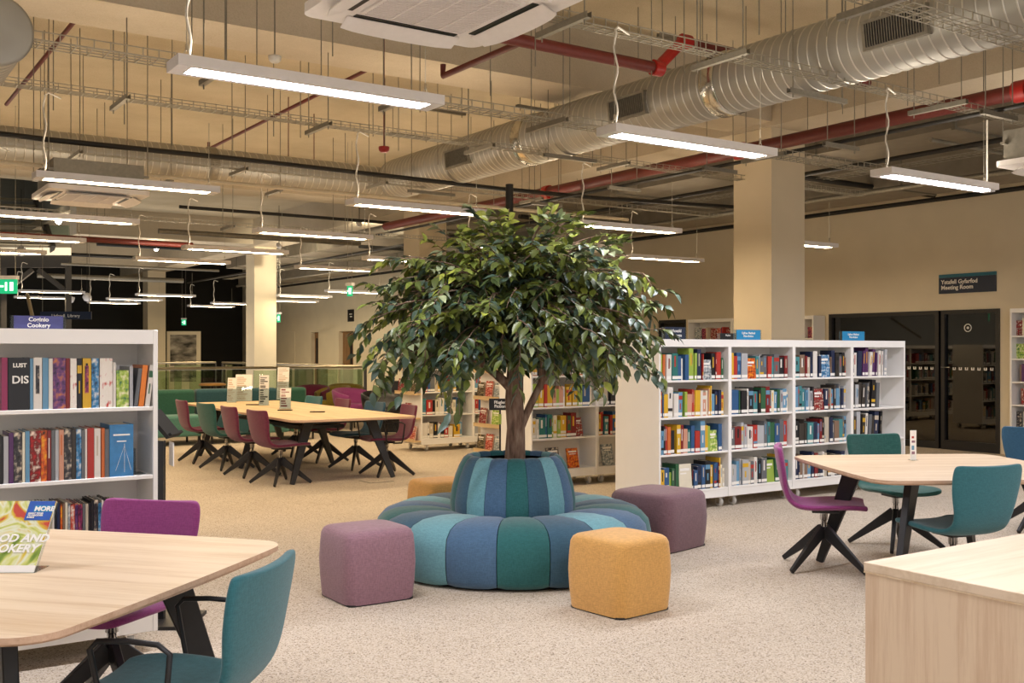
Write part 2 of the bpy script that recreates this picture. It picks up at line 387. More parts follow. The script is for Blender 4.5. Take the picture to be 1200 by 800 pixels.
a, b, zt = hidden_door; struct('door_5', MB().bx((PW+.1, a, 0), (PW+.15, b, zt), solid('dark_door_glass', '#3a372e', .15)).bx((PW+.02, a, 0), (PW+.1, a+.06, zt), M['black']).bx((PW+.02, b-.06, 0), (PW+.1, b, zt), M['black']).bx((PW+.02, a+.06, zt-.06), (PW+.1, b-.06, zt), M['black']))
a, b = q_on(346, PW), q_on(325, PW)
o = struct('door_6', MB().bx((PW-.02, a, 0), (PW, b, 2.15), M['wall'])); bevel(o, .01)
# columns
def column(px, corner_q, w=.62, d=.6):
    o = struct('column', MB().bx((9.67, corner_q, -.3 if corner_q > 22.8 and corner_q < 33 else 0), (9.67+d, corner_q+w, ZC), M['column'])); tag(o, px)
column('cream painted square column behind the long white bookcase', 8.66)
column('cream painted square column seen behind the left side of the tree crown', 17.4)
column('cream painted square column rising behind the glass balustrade', 26.2)
column('slender far cream column in front of the black back wall', 36.4)
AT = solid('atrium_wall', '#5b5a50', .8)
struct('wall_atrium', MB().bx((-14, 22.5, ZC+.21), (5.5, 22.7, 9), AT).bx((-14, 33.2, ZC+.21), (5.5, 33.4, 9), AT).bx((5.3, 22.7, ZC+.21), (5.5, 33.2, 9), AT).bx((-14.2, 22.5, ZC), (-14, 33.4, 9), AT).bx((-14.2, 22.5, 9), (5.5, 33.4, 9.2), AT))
for i, q in enumerate((-.1, 8.66, 17.4, 26.2, 35.0)):
    struct('ceiling_beam', MB().bx((5.3 if i == 3 else -14, q-.05, 4.25), (9.62, q+.67, ZC), M['beam']))
struct('ceiling_beam', MB().bx((9.62, -4, 4.2), (10.32, 40, ZC), M['beam']))

# ------------------------------------------------------------------ lamps
ZL = 2.89
LW = .2; LL = 1.5
def make_lamp(label, dm='diff', um='fill_up_near'):
    t = thing('linear_lamp', label, 'ceiling lamp', (0, 0, 0), 0, 'suspended linear lamps')
    b = MB(); w = LW/2
    b.bx((0, -w, .012), (LL, w, .055), M['lampbody']); 
    b.bx((0, -w, 0), (LL, -w+.035, .012), M['lampbody']).bx((0, w-.035, 0), (LL, w, .012), M['lampbody']).bx((0, -w+.035, 0), (.075, w-.035, .012), M['lampbody']).bx((LL-.075, -w+.035, 0), (LL, w-.035, .012), M['lampbody'])
    b.build('lamp_housing', t)
    MB().add([(.075, -w+.035, .004), (.075, w-.035, .004), (LL-.075, w-.035, .004), (LL-.075, -w+.035, .004)], [(0,1,2,3)], M[dm]).build('diffuser', t)
    MB().add([(.1, -w+.02, .056), (LL-.1, -w+.02, .056), (LL-.1, w-.02, .056), (.1, w-.02, .056)], [(0,1,2,3)], M[um]).build('ceiling_fill_panel', t)  # glowing top panel added to brighten the ceiling
    for x in (.07, LL-.07):
        s = MB(); s.tube([(x, 0, .1), (x, 0, .62)], .0025, M['wire'], 5); s.tube([(x-.03, 0, .055), (x, 0, .11), (x+.03, 0, .055)], .003, M['wire'], 5); s.lathe([(.008,0),(.008,.03),(.003,.035)], M['chrome'], 8, c=(x,0,.1)); s.build('suspension_wire', t)
    pts = [(.08+.010*math.sin(k*.9), .008*math.cos(k*1.1), .06+.6*k/14) for k in range(15)] + [(.085, .01, .685), (.11, .015, .71), (.15, .02, .70), (.21, .015, .675)]
    MB().tube(pts, .007, M['cord'], 6).build('flex_cord', t)
    return t
lamps_by = []
def rowname(q): return {5.2: 'front', 9.15: 'second', 11.9: 'third', 14.35: 'fourth', 16.6: 'fifth'}.get(q)
lamp_list = [(5.2, 1.5, 'long white suspended lamp nearest the viewer, left of the ceiling cassette'),
 (5.2, 4.26, 'white suspended lamp hanging in front of the silver duct above the tree'),
 (5.2, 7.07, 'white suspended lamp with a curly cord and drop rod, right of the column'),
 (9.15, 1.53, 'white suspended lamp just in front of the far-left ceiling cassette'),
 (9.1, 4.3, 'white suspended lamp crossing just left of the tree top'),
 (9.2, 7.12, 'white suspended lamp partly hidden by the top right of the tree crown'),
 (9.3, 10.1, 'white suspended lamp peeping out from behind the right column'),
 (11.9, 1.55, 'white suspended lamp below the far-left ceiling cassette'),
 (11.9, 4.4, 'white suspended lamp left of the tree, under the cross duct'),
 (11.9, 7.3, 'white suspended lamp hidden in part by the top left of the tree crown'),
 (12.0, 10.25, 'white suspended lamp between tree crown and right column'),
 (14.3, 1.5, 'white suspended lamp above the lit band of the steel stair'),
 (14.4, 4.3, 'white suspended lamp in front of the capital of the left column'),
 (14.5, 7.1, 'small white suspended lamp touching the upper left of the tree crown'),
 (16.4, 1.4, 'white suspended lamp against the steel stair fascia'),
 (16.6, 4.2, 'white suspended lamp left of and above the left column'),
 (16.7, 6.9, 'white suspended lamp right of the left column'),
 (23.1, 10.3, 'distant white lamp behind the hanging exit sign left of the tree'),
 (25.7, 10.1, 'distant white lamp between left column and hanging exit sign'),
 (28.4, 10.9, 'distant white lamp close behind the right side of the left column'),
 (27.3, 6.96, 'distant white lamp in front of the slender far column'),
 (33.3, 10.1, 'distant white lamp over the black void, nearest the left column'),
 (30, 6.86, 'distant white lamp left of the slender far column'),
 (32.5, 6.9, 'lowest distant white lamp left of the slender far column'),
 (27.2, 4.2, 'distant white lamp crossing behind the steel stair post'),
 (30.4, 4.6, 'short-looking distant white lamp left of the steel stair post'),
 (23.0, 7.1, 'distant white lamp hidden behind the tree crown side'),
 (31.0, 10.1, 'distant white lamp touching the left side of the left column')]
L0 = L1 = None
for q, p, lab in lamp_list:
    if L0 is None: L0 = make_lamp(lab); L0.location = (p, q, ZL); lamps_by.append(L0)
    elif q == 23.0: continue
    elif q > 5.3 and L1 is None: L1 = make_lamp(lab, 'diff_far', 'fill_up_far'); L1.location = (p, q, ZL)
    else: lamps_by.append(dup(L0 if q < 5.3 else L1, (p, q, ZL), 0, lab))
lt = lamps_by[2]; MB().tube([(LL-.02, 0, .05), (LL-.02, 0, .62)], .008, M['cord'], 8).bx((LL-.05, -.05, -.01), (LL+.02, .05, .07), M['lampbody']).build('sensor_rod', lt)
# overhead rows just behind the camera's view light the foreground
for q, p in ((1.4, 1.5), (1.4, 4.3), (1.4, -1.3), (1.4, 7.1), (5.2, -1.3), (9.15, -1.3), (5.2, 9.9)):
    dup(L0, (p, q, ZL), 0, 'white suspended lamp of the row above the near tables')

# ------------------------------------------------------------------ ceiling services
def tray(label, p0, p1, q, z, w=.12):
    mb = MB(); r = .006
    for dy, dz in ((-w/2, 0), (-w/6, 0), (w/6, 0), (w/2, 0), (-w/2, .05), (w/2, .05)):
        mb.bx((p0, q+dy-r/2, z+dz-r/2), (p1, q+dy+r/2, z+dz+r/2), M['wire'])
    x = p0
    while x < p1:
        mb.bx((x, q-w/2, z-r), (x+r, q+w/2, z), M['wire']).bx((x, q-w/2-r, z), (x+r, q-w/2, z+.055), M['wire']).bx((x, q+w/2, z), (x+r, q+w/2+r, z+.055), M['wire']); x += .1
    o = mb.build('cable_tray'); tag(o, label, 'cable tray')
    n = len([k for k in bpy.data.objects if k.name.startswith('cable_bundle')])
    return o
def trayv(label, p, q0, q1, z, w=.12):
    mb = MB(); r = .006
    for dx, dz in ((-w/2, 0), (0, 0), (w/2, 0), (-w/2, .05), (w/2, .05)):
        mb.bx((p+dx-r/2, q0, z+dz-r/2), (p+dx+r/2, q1, z+dz+r/2), M['wire'])
    x = q0
    while x < q1:
        mb.bx((p-w/2, x, z-r), (p+w/2, x+r, z), M['wire']); x += .12
    return tag(mb.build('cable_tray'), label, 'cable tray')
tray('wire cable tray running above the front row of lamps', -1.5, 9.4, 5.32, 3.6)
tray('wire cable tray crossing the upper right corner in front of the duct', 2, 9.4, 3.85, 3.55, .2)
tray('wire cable tray behind the front lamps, crossing under the main duct', -1, 9.4, 7.0, 3.40, .2)
tray('thin wire cable tray above the second row of lamps', -1, 12, 9.15, 3.62)
tray('thin wire cable tray above the third row of lamps', -1, 12, 11.9, 3.62, .1)
tray('thin wire cable tray in front of the far downstand beam', 0, 12, 15.2, 3.35, .1)
tag(MB().tube([(8.23, -1, 3.5), (8.23, 17, 3.5)], .02, M['cable'], 8).build('cable_run'), 'black cable run receding across the face of the right column', 'cable')
tag(MB().tube([(-1, 11.2, 3.62), (0.1, 11.25, 3.64), (2, 11.2, 3.6), (4, 11.22, 3.61), (7.4, 11.2, 3.58), (9, 11.25, 3.6), (12, 11.3, 3.7)], .028, M['cable'], 8).build('cable_run'), 'thick black cable crossing the view below the cross duct', 'cable')
x_, y_ = pd(597, 13.2); tag(MB().tube([(x_, y_, 2.9), (x_, y_, 3.6)], .05, M['cable'], 10).build('conduit'), 'short upright black conduit directly above the tree top', 'conduit')
tag(MB().tube([(-1, 11.0, 3.3), (9.4, 11.0, 3.3)], .022, M['creampipe'], 8).build('water_pipe'), 'cream water pipe crossing the view behind the second row of lamps', 'pipe')
tag(MB().tube([(-1.5, 16.9, 3.2), (5.2, 16.9, 3.2)], .045, M['red'], 8).build('sprinkler_pipe'), 'dark red pipe crossing low at left above the distant lamps', 'pipe')
tag(MB().tube([(2.03, 3, 4.5), (2.03, 14, 4.5)], .022, M['red'], 8).build('sprinkler_pipe'), 'thin dark red sprinkler pipe receding at the top left', 'pipe')
tag(MB().tube([(2.6, 4.2, 4.4), (2.6, 8.1, 4.4), (2.6, 8.1, 4.28)], .03, M['red'], 8).build('sprinkler_pipe'), 'short dark red pipe with elbow left of the nearest lamp', 'pipe')
tag(MB().tube([(4.98, 9.5, 4.5), (4.98, 15.4, 4.5), (4.98, 15.4, 4.6)], .022, M['red'], 8).build('sprinkler_pipe'), 'thin dark red sprinkler pipe receding behind the nearest lamp', 'pipe')
t = thing('sprinkler_pipe', 'stout red sprinkler pipe with bright joint running behind the cassette to the duct', 'pipe')
MB().tube([(3.2, 6.7, 3.92), (6.1, 6.7, 3.92)], .05, M['red'], 12).tube([(4.66, 6.7, 3.92), (4.66, 7.95, 3.92), (4.66, 7.95, 4.02)], .028, M['red'], 8).tube([(6.35, 6.7, 4.2), (8.9, 6.7, 4.2)], .045, M['red'], 12).build('pipe_run', t)
MB().tube([(6.05, 6.7, 3.92), (6.35, 6.7, 4.2)], .05, M['brightred'], 12).tube([(6.0, 6.7, 3.92), (6.1, 6.7, 3.92)], .068, M['brightred'], 12).tube([(6.33, 6.7, 4.2), (6.43, 6.7, 4.2)], .065, M['brightred'], 12).build('elbow_joint', t)
t = thing('sprinkler_pipe', 'large red sprinkler main receding along the right side above the bookcases', 'pipe')
MB().tube([(8.75, -1, 3.75), (8.75, 17, 3.75)], .07, M['red'], 12).tube([(8.75, 8.3, 3.75), (7.3, 8.3, 3.78)], .045, M['red'], 10).build('pipe_run', t)
for q in (5.0, 8.3, 12): MB().tube([(8.75, q-.06, 3.75), (8.75, q+.06, 3.75)], .095, M['brightred'], 12).build('pipe_coupling', t)
tag(MB().tube([(7.8, 0, 3.95), (7.8, 6.6, 3.95), (7.8, 6.6, 4.05)], .022, M['red'], 8).build('sprinkler_pipe'), 'thin dark red pipe at the right edge between duct and red main', 'pipe')
# spiral ducts
def duct_shell(L, r, T, n=40, step=.095, name='duct_body', parent=None):
    mb = MB(); mb.lathe([(r, 0), (r, L)], M['galv'], n, T); z = step
    while z < L-.02:
        mb.lathe([(r-.001, z-.007), (r+.006, z-.002), (r+.006, z+.002), (r-.001, z+.007)], M['galv_seam'], n, T); z += step
    return mb.build(name, parent)
M['galv_seam'] = solid('galvanised_seam', '#c4c1b8', .35, .7, var=.03)
ZD = 3.87; RD = .27
t = thing('spiral_duct', 'large galvanised spiral duct sweeping down from the upper right corner', 'duct')
T = Matrix.Translation((6.8, -.5, ZD)) @ Matrix.Rotation(-PI/2, 4, 'X')
duct_shell(13.4, RD, T, 40, parent=t)
for q in (6.6, 9.57): MB().lathe([(RD+.01, 0), (RD+.018, .01), (RD+.018, .16), (RD+.01, .17)], solid('shiny_collar', '#c9c6bd', .2, .95, var=.02) if q == 6.6 else bpy.data.materials['shiny_collar'], 40, Matrix.Translation((6.8, q-.085, ZD)) @ Matrix.Rotation(-PI/2, 4, 'X')).build('duct_collar', t)
for q in (4.68, 7.65, 10.8):
    g = MB(); a = math.radians(200)
    R = Matrix.Translation((6.8, q, ZD)) @ Matrix.Rotation(math.radians(-8), 4, 'Y')
    g.bx((-RD-.03, -.27, -.11), (-RD+.06, .27, .11), M['galvdull'], R); g.bx((-RD-.034, -.24, -.085), (-RD-.0301, .24, .085), M['black'], R)
    for k in range(22): g.bx((-RD-.042, -.24+k*.0218, -.085), (-RD-.034, -.234+k*.0218, .085), M['galvdull'], R)
    g.build('air_grille', t)
t = thing('spiral_duct', 'galvanised spiral cross duct running to the left from the end of the large duct', 'duct')
duct_shell(9.3, .21, Matrix.Translation((-2.4, 13.1, ZD-.02)) @ Matrix.Rotation(PI/2, 4, 'Y'), 32, parent=t)
for p in (1.4, 4.2): MB().lathe([(.22, 0), (.228, .01), (.228, .1), (.22, .11)], M['galvdull'], 32, Matrix.Translation((p, 13.1, ZD-.02)) @ Matrix.Rotation(PI/2, 4, 'Y')).build('duct_collar', t)
t = thing('spiral_duct', 'round end of a galvanised duct at the top left corner', 'duct')
duct_shell(1.7, .19, Matrix.Translation((.92, 6.8, 3.38)) @ Matrix.Rotation(-PI/2, 4, 'X'), 40, parent=t)
MB().lathe([(.195, 0), (.21, -.01), (.21, -.05), (.19, -.06), (.0, -.03)], M['galv'], 40, Matrix.Translation((.92, 6.8, 3.38)) @ Matrix.Rotation(-PI/2, 4, 'X')).build('end_cap', t)
# dark services over the right aisle
t = thing('rectangular_duct', 'dark rectangular duct bank high above the right aisle', 'duct')
MB().bx((10.9, 0, 4.05), (12.1, 32, 4.55), solid('dark_duct_metal', '#8a8274', .5, .3, var=.1, scale=6)).build('duct_body', t)
for q in range(1, 32, 2): MB().bx((10.87, q, 4.02), (12.13, q+.05, 4.58), M['galvdull']).build('duct_flange', t)
t = thing('rectangular_duct', 'second dark duct bank against the right wall above the lamps', 'duct')
MB().bx((12.7, 2, 3.75), (13.5, 36, 4.2), bpy.data.materials['dark_duct_metal']).build('duct_body', t)
for q in range(3, 36, 3): MB().bx((12.68, q, 3.73), (13.52, q+.05, 4.22), M['galvdull']).build('duct_flange', t)
for i, (p, z, m, r, lb) in enumerate([(10.6, 3.75, 'cable', .03, 'black cable run high above the right aisle, nearest of three'), (12.3, 3.7, 'galvdull', .04, 'grey conduit high above the right aisle, middle of three'), (13.8, 3.72, 'cable', .035, 'black cable run next to the right wall, furthest of three')]):
    tag(MB().tube([(p, 0, z), (p, 35, z)], r, M[m], 8).build('conduit'), lb, 'conduit')
trayv('dull wire tray in the dark service zone left of the second duct bank', 11.6, 1, 34, 3.85, .3)
trayv('dull wire tray in the dark service zone above the right wall', 14.0, 1, 34, 3.95, .3)
for i, q in enumerate((7, 9.5, 12.4, 15.1, 18.2, 21.5, 25)):
    tag(MB().tube([(10.4, q, 3.85), (14.2, q, 3.85)], .04 if i % 2 else .025, M['cable' if i % 2 else 'galvdull'], 8).build('cross_conduit'), 'conduit crossing the dark service zone, number %s from the viewer' % ['one','two','three','four','five','six','seven'][i] , 'conduit', 'conduits crossing the service zone')
for i, (q, z) in enumerate(((18.3, 4.0), (19.6, 3.7), (24.5, 3.9), (28.5, 3.7), (30.2, 4.1), (31.8, 3.6))):
    tag(MB().tube([(5.4, q, z), (9.5, q, z)], .03 + .02*(i % 3), M['galvdull' if i % 2 else 'cable'], 8).build('conduit'), 'distant cross conduit above the atrium lamps, %s in depth' % ['nearest', 'second', 'third', 'fourth', 'fifth', 'furthest'][i], 'conduit')
# strut hangers
def hanger(p, q, z, L=.5, along='y', label=None):
    t = thing('strut_hanger', label, 'pipe hanger', (p, q, z), 0 if along == 'y' else -PI/2, 'threaded rod hangers under the ceiling')
    MB().bx((-.02, -L/2, -.04), (.02, L/2, -.036), M['galvdull']).bx((-.02, -L/2, -.036), (-.016, L/2, 0), M['galvdull']).bx((.016, -L/2, -.036), (.02, L/2, 0), M['galvdull']).build('strut_channel', t)
    for s in (-1, 1):
        MB().tube([(0, s*(L/2-.05), -.07), (0, s*(L/2-.05), ZC+.02-z)], .005, M['galvdull'], 5).build('threaded_rod', t)
    return t
H0 = {}
def place_hanger(p, q, z, L, along, lab):
    k = (z, L)
    if k in H0: dup(H0[k], (p, q, z), 0 if along == 'y' else -PI/2, lab)
    else: H0[k] = hanger(p, q, z, L, along, lab)
hx = 0
for q, z, ps, rn in ((5.32, 3.59, (1.2, 2.6, 4.0, 5.4, 8.0), 'front lamps'), (3.85, 3.54, (5.2, 7.4), 'upper right corner tray'), (7.0, 3.39, (.9, 2.3, 3.7, 5.1, 7.7), 'tray behind the front lamps'), (9.15, 3.61, (.4, 2.2, 4.0, 5.8, 7.6), 'second row of lamps'), (11.9, 3.61, (.6, 2.4, 4.2, 6.0, 8.4), 'third row of lamps'), (13.1, 3.6, (-.5, .9, 2.3, 3.7, 5.1), 'cross duct'), (15.2, 3.34, (1.6, 3.4, 5.2, 7.0), 'tray before the far beam')):
    for i, p in enumerate(ps):
        place_hanger(p, q, z, .55, 'y', 'strut on rods over the %s, %s from left' % (rn, ['first', 'second', 'third', 'fourth', 'fifth'][i]))
for i, q in enumerate((2.6, 5.6, 8.9, 11.9)):
    place_hanger(6.8, q, 3.58, .7, 'x', 'strut cradle on two rods under the large duct, %s from the viewer' % ['first', 'second', 'third', 'fourth'][i])
for i, q in enumerate((3.3, 4.9, 6.5, 8.1, 9.7, 11.3, 12.9)):
    place_hanger(8.23, q, 3.475, .5, 'x', 'strut on rods under the receding black cable, %s from the viewer' % ['first', 'second', 'third', 'fourth', 'fifth', 'sixth', 'seventh'][i])
for i, (px, py) in enumerate(((480, 158), (520, 128), (600, 105), (630, 126), (800, 45), (770, 78))):
    t_ = (4.35-HC)*F/(HZ-py); x_, y_ = P((px-600)/F*t_, t_)
    place_hanger(x_, y_, 4.35, .6, 'x', 'empty strut high by the large duct, %s from left' % ['first', 'second', 'third', 'fourth', 'sixth', 'fifth'][i])
# loose threaded rods
rods = MB(); R0 = None
rnd = random.Random(5)
for i in range(46):
    px = 20 + i*25 + rnd.uniform(-8, 8); d = rnd.uniform(7, 12.5); x_, y_ = pd(px, d)
    if x_ > 9.4 or abs(x_-6.8) < .35 or abs(y_-8.98) < .45: continue
    L = rnd.uniform(.7, 1.5)
    if R0 is None: R0 = (MB().tube([(0, 0, -1.2), (0, 0, .02)], .005, M['galvdull'], 5).build('threaded_rod'))
    o = R0 if i == 0 else R0.copy()
    if i: C.objects.link(o)
    o.location = (x_, y_, ZC); tag(o, 'loose threaded rod hanging bare from the ceiling between the trays', 'threaded rod', 'bare threaded rods')
# ceiling cassettes
def cassette(loc, label):
    t = thing('ceiling_cassette', label, 'air conditioner', loc, 0, 'ceiling cassettes')
    o = MB().prism(rrect(.95, .95, .06), 0, .045, M['cassette']).build('fascia_panel', t); bevel(o, .012, 2)
    MB().bx((-.42, -.42, .045), (.42, .42, .30), M['galvdull']).build('unit_body', t)
    g = MB(); g.bx((-.27, -.27, -.012), (.27, .27, -.001), M['cassette'])
    for k in range(26): g.bx((-.255, -.25+k*.0198, -.017), (.255, -.242+k*.0198, -.012), M['cassgrille'])
    for k in (-.13, 0, .13): g.bx((k-.004, -.255, -.02), (k+.004, .255, -.012), M['cassette'])
    g.build('intake_grille', t)
    for k in range(4):
        T = Matrix.Rotation(k*PI/2, 4, 'Z')
        fl = MB(); pts = []
        for j in range(9):
            s = j/8; x = -.3+.6*s; b = .05*math.sin(PI*s)**.5
            pts.append((x, b))
        vs = [(x, -.42-b*.75, -.035) for x, b in pts] + [(x, -.34, -.002) for x, b in pts]
        vs2 = [(v[0], v[1], v[2]-.006) for v in vs]
        fs = [(j, j+1, 10+j, 9+j) for j in range(8)]
        fl.add(vs, fs, M['cassette'], T); fl.add(vs2, [f[::-1] for f in fs], M['cassette'], T); fl.add(vs[:9]+vs2[:9], [(j, 9+j, 10+j, j+1) for j in range(8)], M['cassette'], T)
        fl.build('air_flap', t)
        MB().bx((-.27, -.345, -.004), (.27, -.31, -.0005), M['black'], T).build('air_slot', t)
    for sx in (-1, 1):
        for sy in (-1, 1): MB().tube([(sx*.46, sy*.4, .2), (sx*.46, sy*.4, ZC-loc[2])], .005, M['galvdull'], 5).bx((min(sx*.42, sx*.47), sy*.4-.02, .18), (max(sx*.42, sx*.47), sy*.4+.02, .2), M['galvdull']).build('threaded_rod', t)
    return t
c0 = cassette((2.36, 4.04, 3.04), 'large white square ceiling cassette at the top centre of the view')
dup(c0, (2.38, 11.1, 3.04), 0, 'distant ceiling cassette at far left above the white bookcase')
dup(c0, (8.75, 4.5, 3.04), 0, 'ceiling cassette cut off by the right edge of the view')
dup(c0, (9.6, 12.6, 3.04), 0, 'ceiling cassette glimpsed behind the upper right of the tree crown')
# small ceiling devices
def dev(px, py, d, label, red=False):
    z = HC + (HZ-py)/F*d; x_, y_ = pd(px, d)
    t = thing('smoke_detector', label, 'smoke detector', (x_, y_, z))
    MB().lathe([(0, -.035), (.03, -.035), (.045, -.02), (.05, 0), (.05, .015), (0, .015)], M['brightred' if red else 'cord'], 20).build('detector_head', t)
    MB().tube([(0, 0, .015), (0, 0, ZC-z)], .006, M['red' if red else 'galvdull'], 6).build('drop_rod', t)
dev(322, 68, 8, 'white smoke detector on a red drop pipe above the nearest lamp')
dev(450, 174, 9.5, 'red alarm sounder hanging left of the large duct', True)
dev(368, 216, 15, 'red alarm sounder below the cross duct at left', True)
dev(338, 213, 14, 'red alarm sounder furthest left below the cross duct', True)

# ------------------------------------------------------------------ shelving
BOARDS = (.19, .54, .88, 1.22)
def caster(parent, x, y):
    t = MB(); t.bx((x-.03, y-.03, .085), (x+.03, y+.03, .098), M['chrome']); t.bx((x-.022, y-.02, .03), (x-.016, y+.02, .085), M['chrome']).bx((x+.016, y-.02, .03), (x+.022, y+.02, .085), M['chrome'])
    o = t.build('caster', parent); MB().lathe([(0, -.016), (.038, -.016), (.045, -.008), (.045, .008), (.038, .016), (0, .016)], M['rubber'], 20, Matrix.Translation((x, y, .045)) @ Matrix.Rotation(PI/2, 4, 'Y')).build('caster_wheel', o)
def shelving(label, x0, y0, n, bw=.91, depth=.62, H=1.6, ledge=False, name='bookcase'):
    t = thing(name, label, 'bookcase', (x0, y0, 0)); W = n*bw; e = .022; W_ = M['white']
    for k, x in enumerate((0, W-e)): bevel(MB().bx((x, 0, .1), (x+e, depth, H), W_).build('end_panel', t), .002)
    for k in range(1, n): bevel(MB().bx((k*bw-e, 0, .1), (k*bw+e, depth, H-.07), W_).build('divider', t), .002)
    MB().bx((e, 0, H-.07), (W-e, .02, H), W_).bx((e, depth-.02, H-.07), (W-e, depth, H), W_).bx((e, .02, H-.02), (W-e, depth-.02, H), W_).build('top_panel', t)
    MB().bx((e, .008, .1), (W-e, .03, .185), W_).bx((e, depth-.03, .1), (W-e, depth-.008, .185), W_).build('plinth', t)
    MB().bx((e, depth/2-.008, .19), (W-e, depth/2+.008, H-.021), M['back']).build('back_panel', t)
    for k in range(n):
        a = k*bw+e+.001; b = (k+1)*bw-e-.001
        for z in BOARDS:
            bevel(MB().bx((a, .004, z-.02), (b, depth/2-.009, z), W_).build('shelf', t), .002)
            MB().bx((a, depth/2+.009, z-.02), (b, depth-.004, z), W_).build('shelf', t)
    for x in [.12] + [k*bw-.08 for k in range(1, n)] + [k*bw+.1 for k in range(1, n)] + [W-.12]:
        caster(t, x, .065); caster(t, x, depth-.065)
    return t
nb = [0]
def book_mesh(w, d, h, cov, sticker=True, band=None, art=None, name='book'):
    mb = MB(); c = BK[cov] if isinstance(cov, int) else cov
    mb.bx((0, 0, 0), (.0018, d, h), c).bx((w-.0018, 0, 0), (w, d, h), c).bx((.0018, 0, 0), (w-.0018, .003, h), c)
    mb.bx((.0018, .003, .003), (w-.0018, d-.003, h-.004), M['pages'])
    if sticker: mb.bx((.001, -.0008, .012), (w-.001, 0, .04), M['sticker'])
    if band is not None:
        b = BK[band]; k = (band*5+int(w*9000)+int(h*1000)) % 4; f0 = (.45, .3, .62, .5)[k]; f1 = (.85, .55, .8, .9)[k]
        mb.bx((w*.36, -.0007, h*f0), (w*.62, 0, h*f1), b)
        if k == 1: mb.bx((w*.02, -.0007, h*.7), (w*.98, 0, h*.86), b)
        if k == 2: mb.bx((w*.02, -.0007, h*.2), (w*.98, 0, h*.3), b)
        if w > .03 and k == 0: mb.bx((w*.7, -.0007, h*.5), (w*.8, 0, h*.8), BK[(band*7+3) % len(BK)])
    return mb
ORD = ['first', 'second', 'third', 'fourth', 'fifth', 'sixth', 'seventh', 'eighth', 'ninth', 'tenth', 'eleventh', 'twelfth', 'thirteenth', 'fourteenth', 'fifteenth', 'sixteenth', 'seventeenth', 'eighteenth', 'nineteenth', 'twentieth', 'twenty-first', 'twenty-second', 'twenty-third', 'twenty-fourth', 'twenty-fifth', 'twenty-sixth', 'twenty-seventh', 'twenty-eighth', 'twenty-ninth', 'thirtieth']
SH = {0: 'bottom', 1: 'third', 2: 'second', 3: 'top'}
def fill(x0, x1, y, z, rnd, where, group, pal, target=16, hmin=.19, hmax=.26, stuff=None, gap=.06, faces=None):
    n = 0; x = x0+.012; avg = (x1-x0)/target
    while x < x1-gap:
        if faces and n == faces[0]:
            _, w, h, a_, cn_ = faces; mb = MB(); mb.bx((0, 0, 0), (w, .003, h), a_).bx((0, .0031, .002), (w, .022, h-.003), M['pages']).bx((w*.12, -.001, h*.74), (w*.85, 0, h*.84), M['sticker']).bx((w*.12, -.001, h*.62), (w*.6, 0, h*.67), M['sticker'])
            if x+w > x1-.01: break
            o = mb.build('book'); o.matrix_world = Matrix.Translation((x, y+.01, z)) @ Matrix.Rotation(-.08, 4, 'X'); tag(o, '%s face-out cover, %s from left, %s' % (cn_, ORD[min(n, 29)], where), 'book', group); nb[0] += 1; n += 1; x += w+.004; continue
        w = max(.011, rnd.gauss(avg*.92, avg*.42)); h = rnd.uniform(hmin, hmax) + (.035 if rnd.random() < .1 else 0); d = rnd.uniform(.14, .19)
        if x+w > x1-.01: break
        lean = rnd.uniform(-.004, .03) if rnd.random() < .25 else (.06 if 'rightmost' in where and n > 1 else 0)
        cov = rnd.choice(pal); band = rnd.choice([1, 0, 5, 3, 9, 13]) if rnd.random() < .6 else None
        if band == cov: band = 1 if cov != 1 else 2
        yy = y + rnd.uniform(.0, .02)
        T = Matrix.Translation((x, yy, z)) @ Matrix.Rotation(lean, 4, 'Y')
        if lean > 0: T = Matrix.Translation((x, yy, z+w*math.sin(lean))) @ Matrix.Rotation(lean, 4, 'Y')
        mb = book_mesh(w, d, h, cov, rnd.random() < .9, band)
        if stuff is not None:
            for vs, f_, m_ in [(mb.v, mb.f, mb.m)]:
                o_ = len(stuff.v); stuff.v += [tuple(T @ Vector(v)) for v in vs]
                for f, k in zip(f_, m_): stuff.f.append([o_+i for i in f]); stuff.m.append(stuff.mi(mb.mats[k])); stuff.sm.append(False)
        else:
            o = mb.build('book'); o.matrix_world = T
            thick = 'thick' if w > .05 else 'thin' if w < .026 else 'standing'
            tag(o, '%s %s book, %s from left, %s' % (thick, PALN[cov], ORD[min(n, 29)], where), 'book', group); nb[0] += 1
        n += 1; x += w + (h*math.sin(lean)+.001 if lean > 0 else .0008) + (rnd.random() < .05)*.02
def faceout(x, y, z, w, h, art, label, group='books displayed face out', rz=0, lean=.2, title=None, parent=None, stuffmb=None):
    th = .018
    mb = MB(); mb.bx((-w/2, 0, 0), (w/2, .002, h), art).bx((-w/2, th-.002, 0), (w/2, th, h), art).bx((-w/2, .002, 0), (-w/2+.002, th-.002, h), art).bx((-w/2+.002, .002, .003), (w/2-.003, th-.002, h-.003), M['pages'])
    mb.bx((-w*.38, -.001, h*.78), (w*.38, 0, h*.86), M['sticker']).bx((-w*.3, -.001, h*.68), (w*.3, 0, h*.72), M['sticker'])
    o = mb.build('book'); o.location = (x, y, z+.002); o.rotation_euler = (-lean, 0, rz); tag(o, label, 'book', group); return o

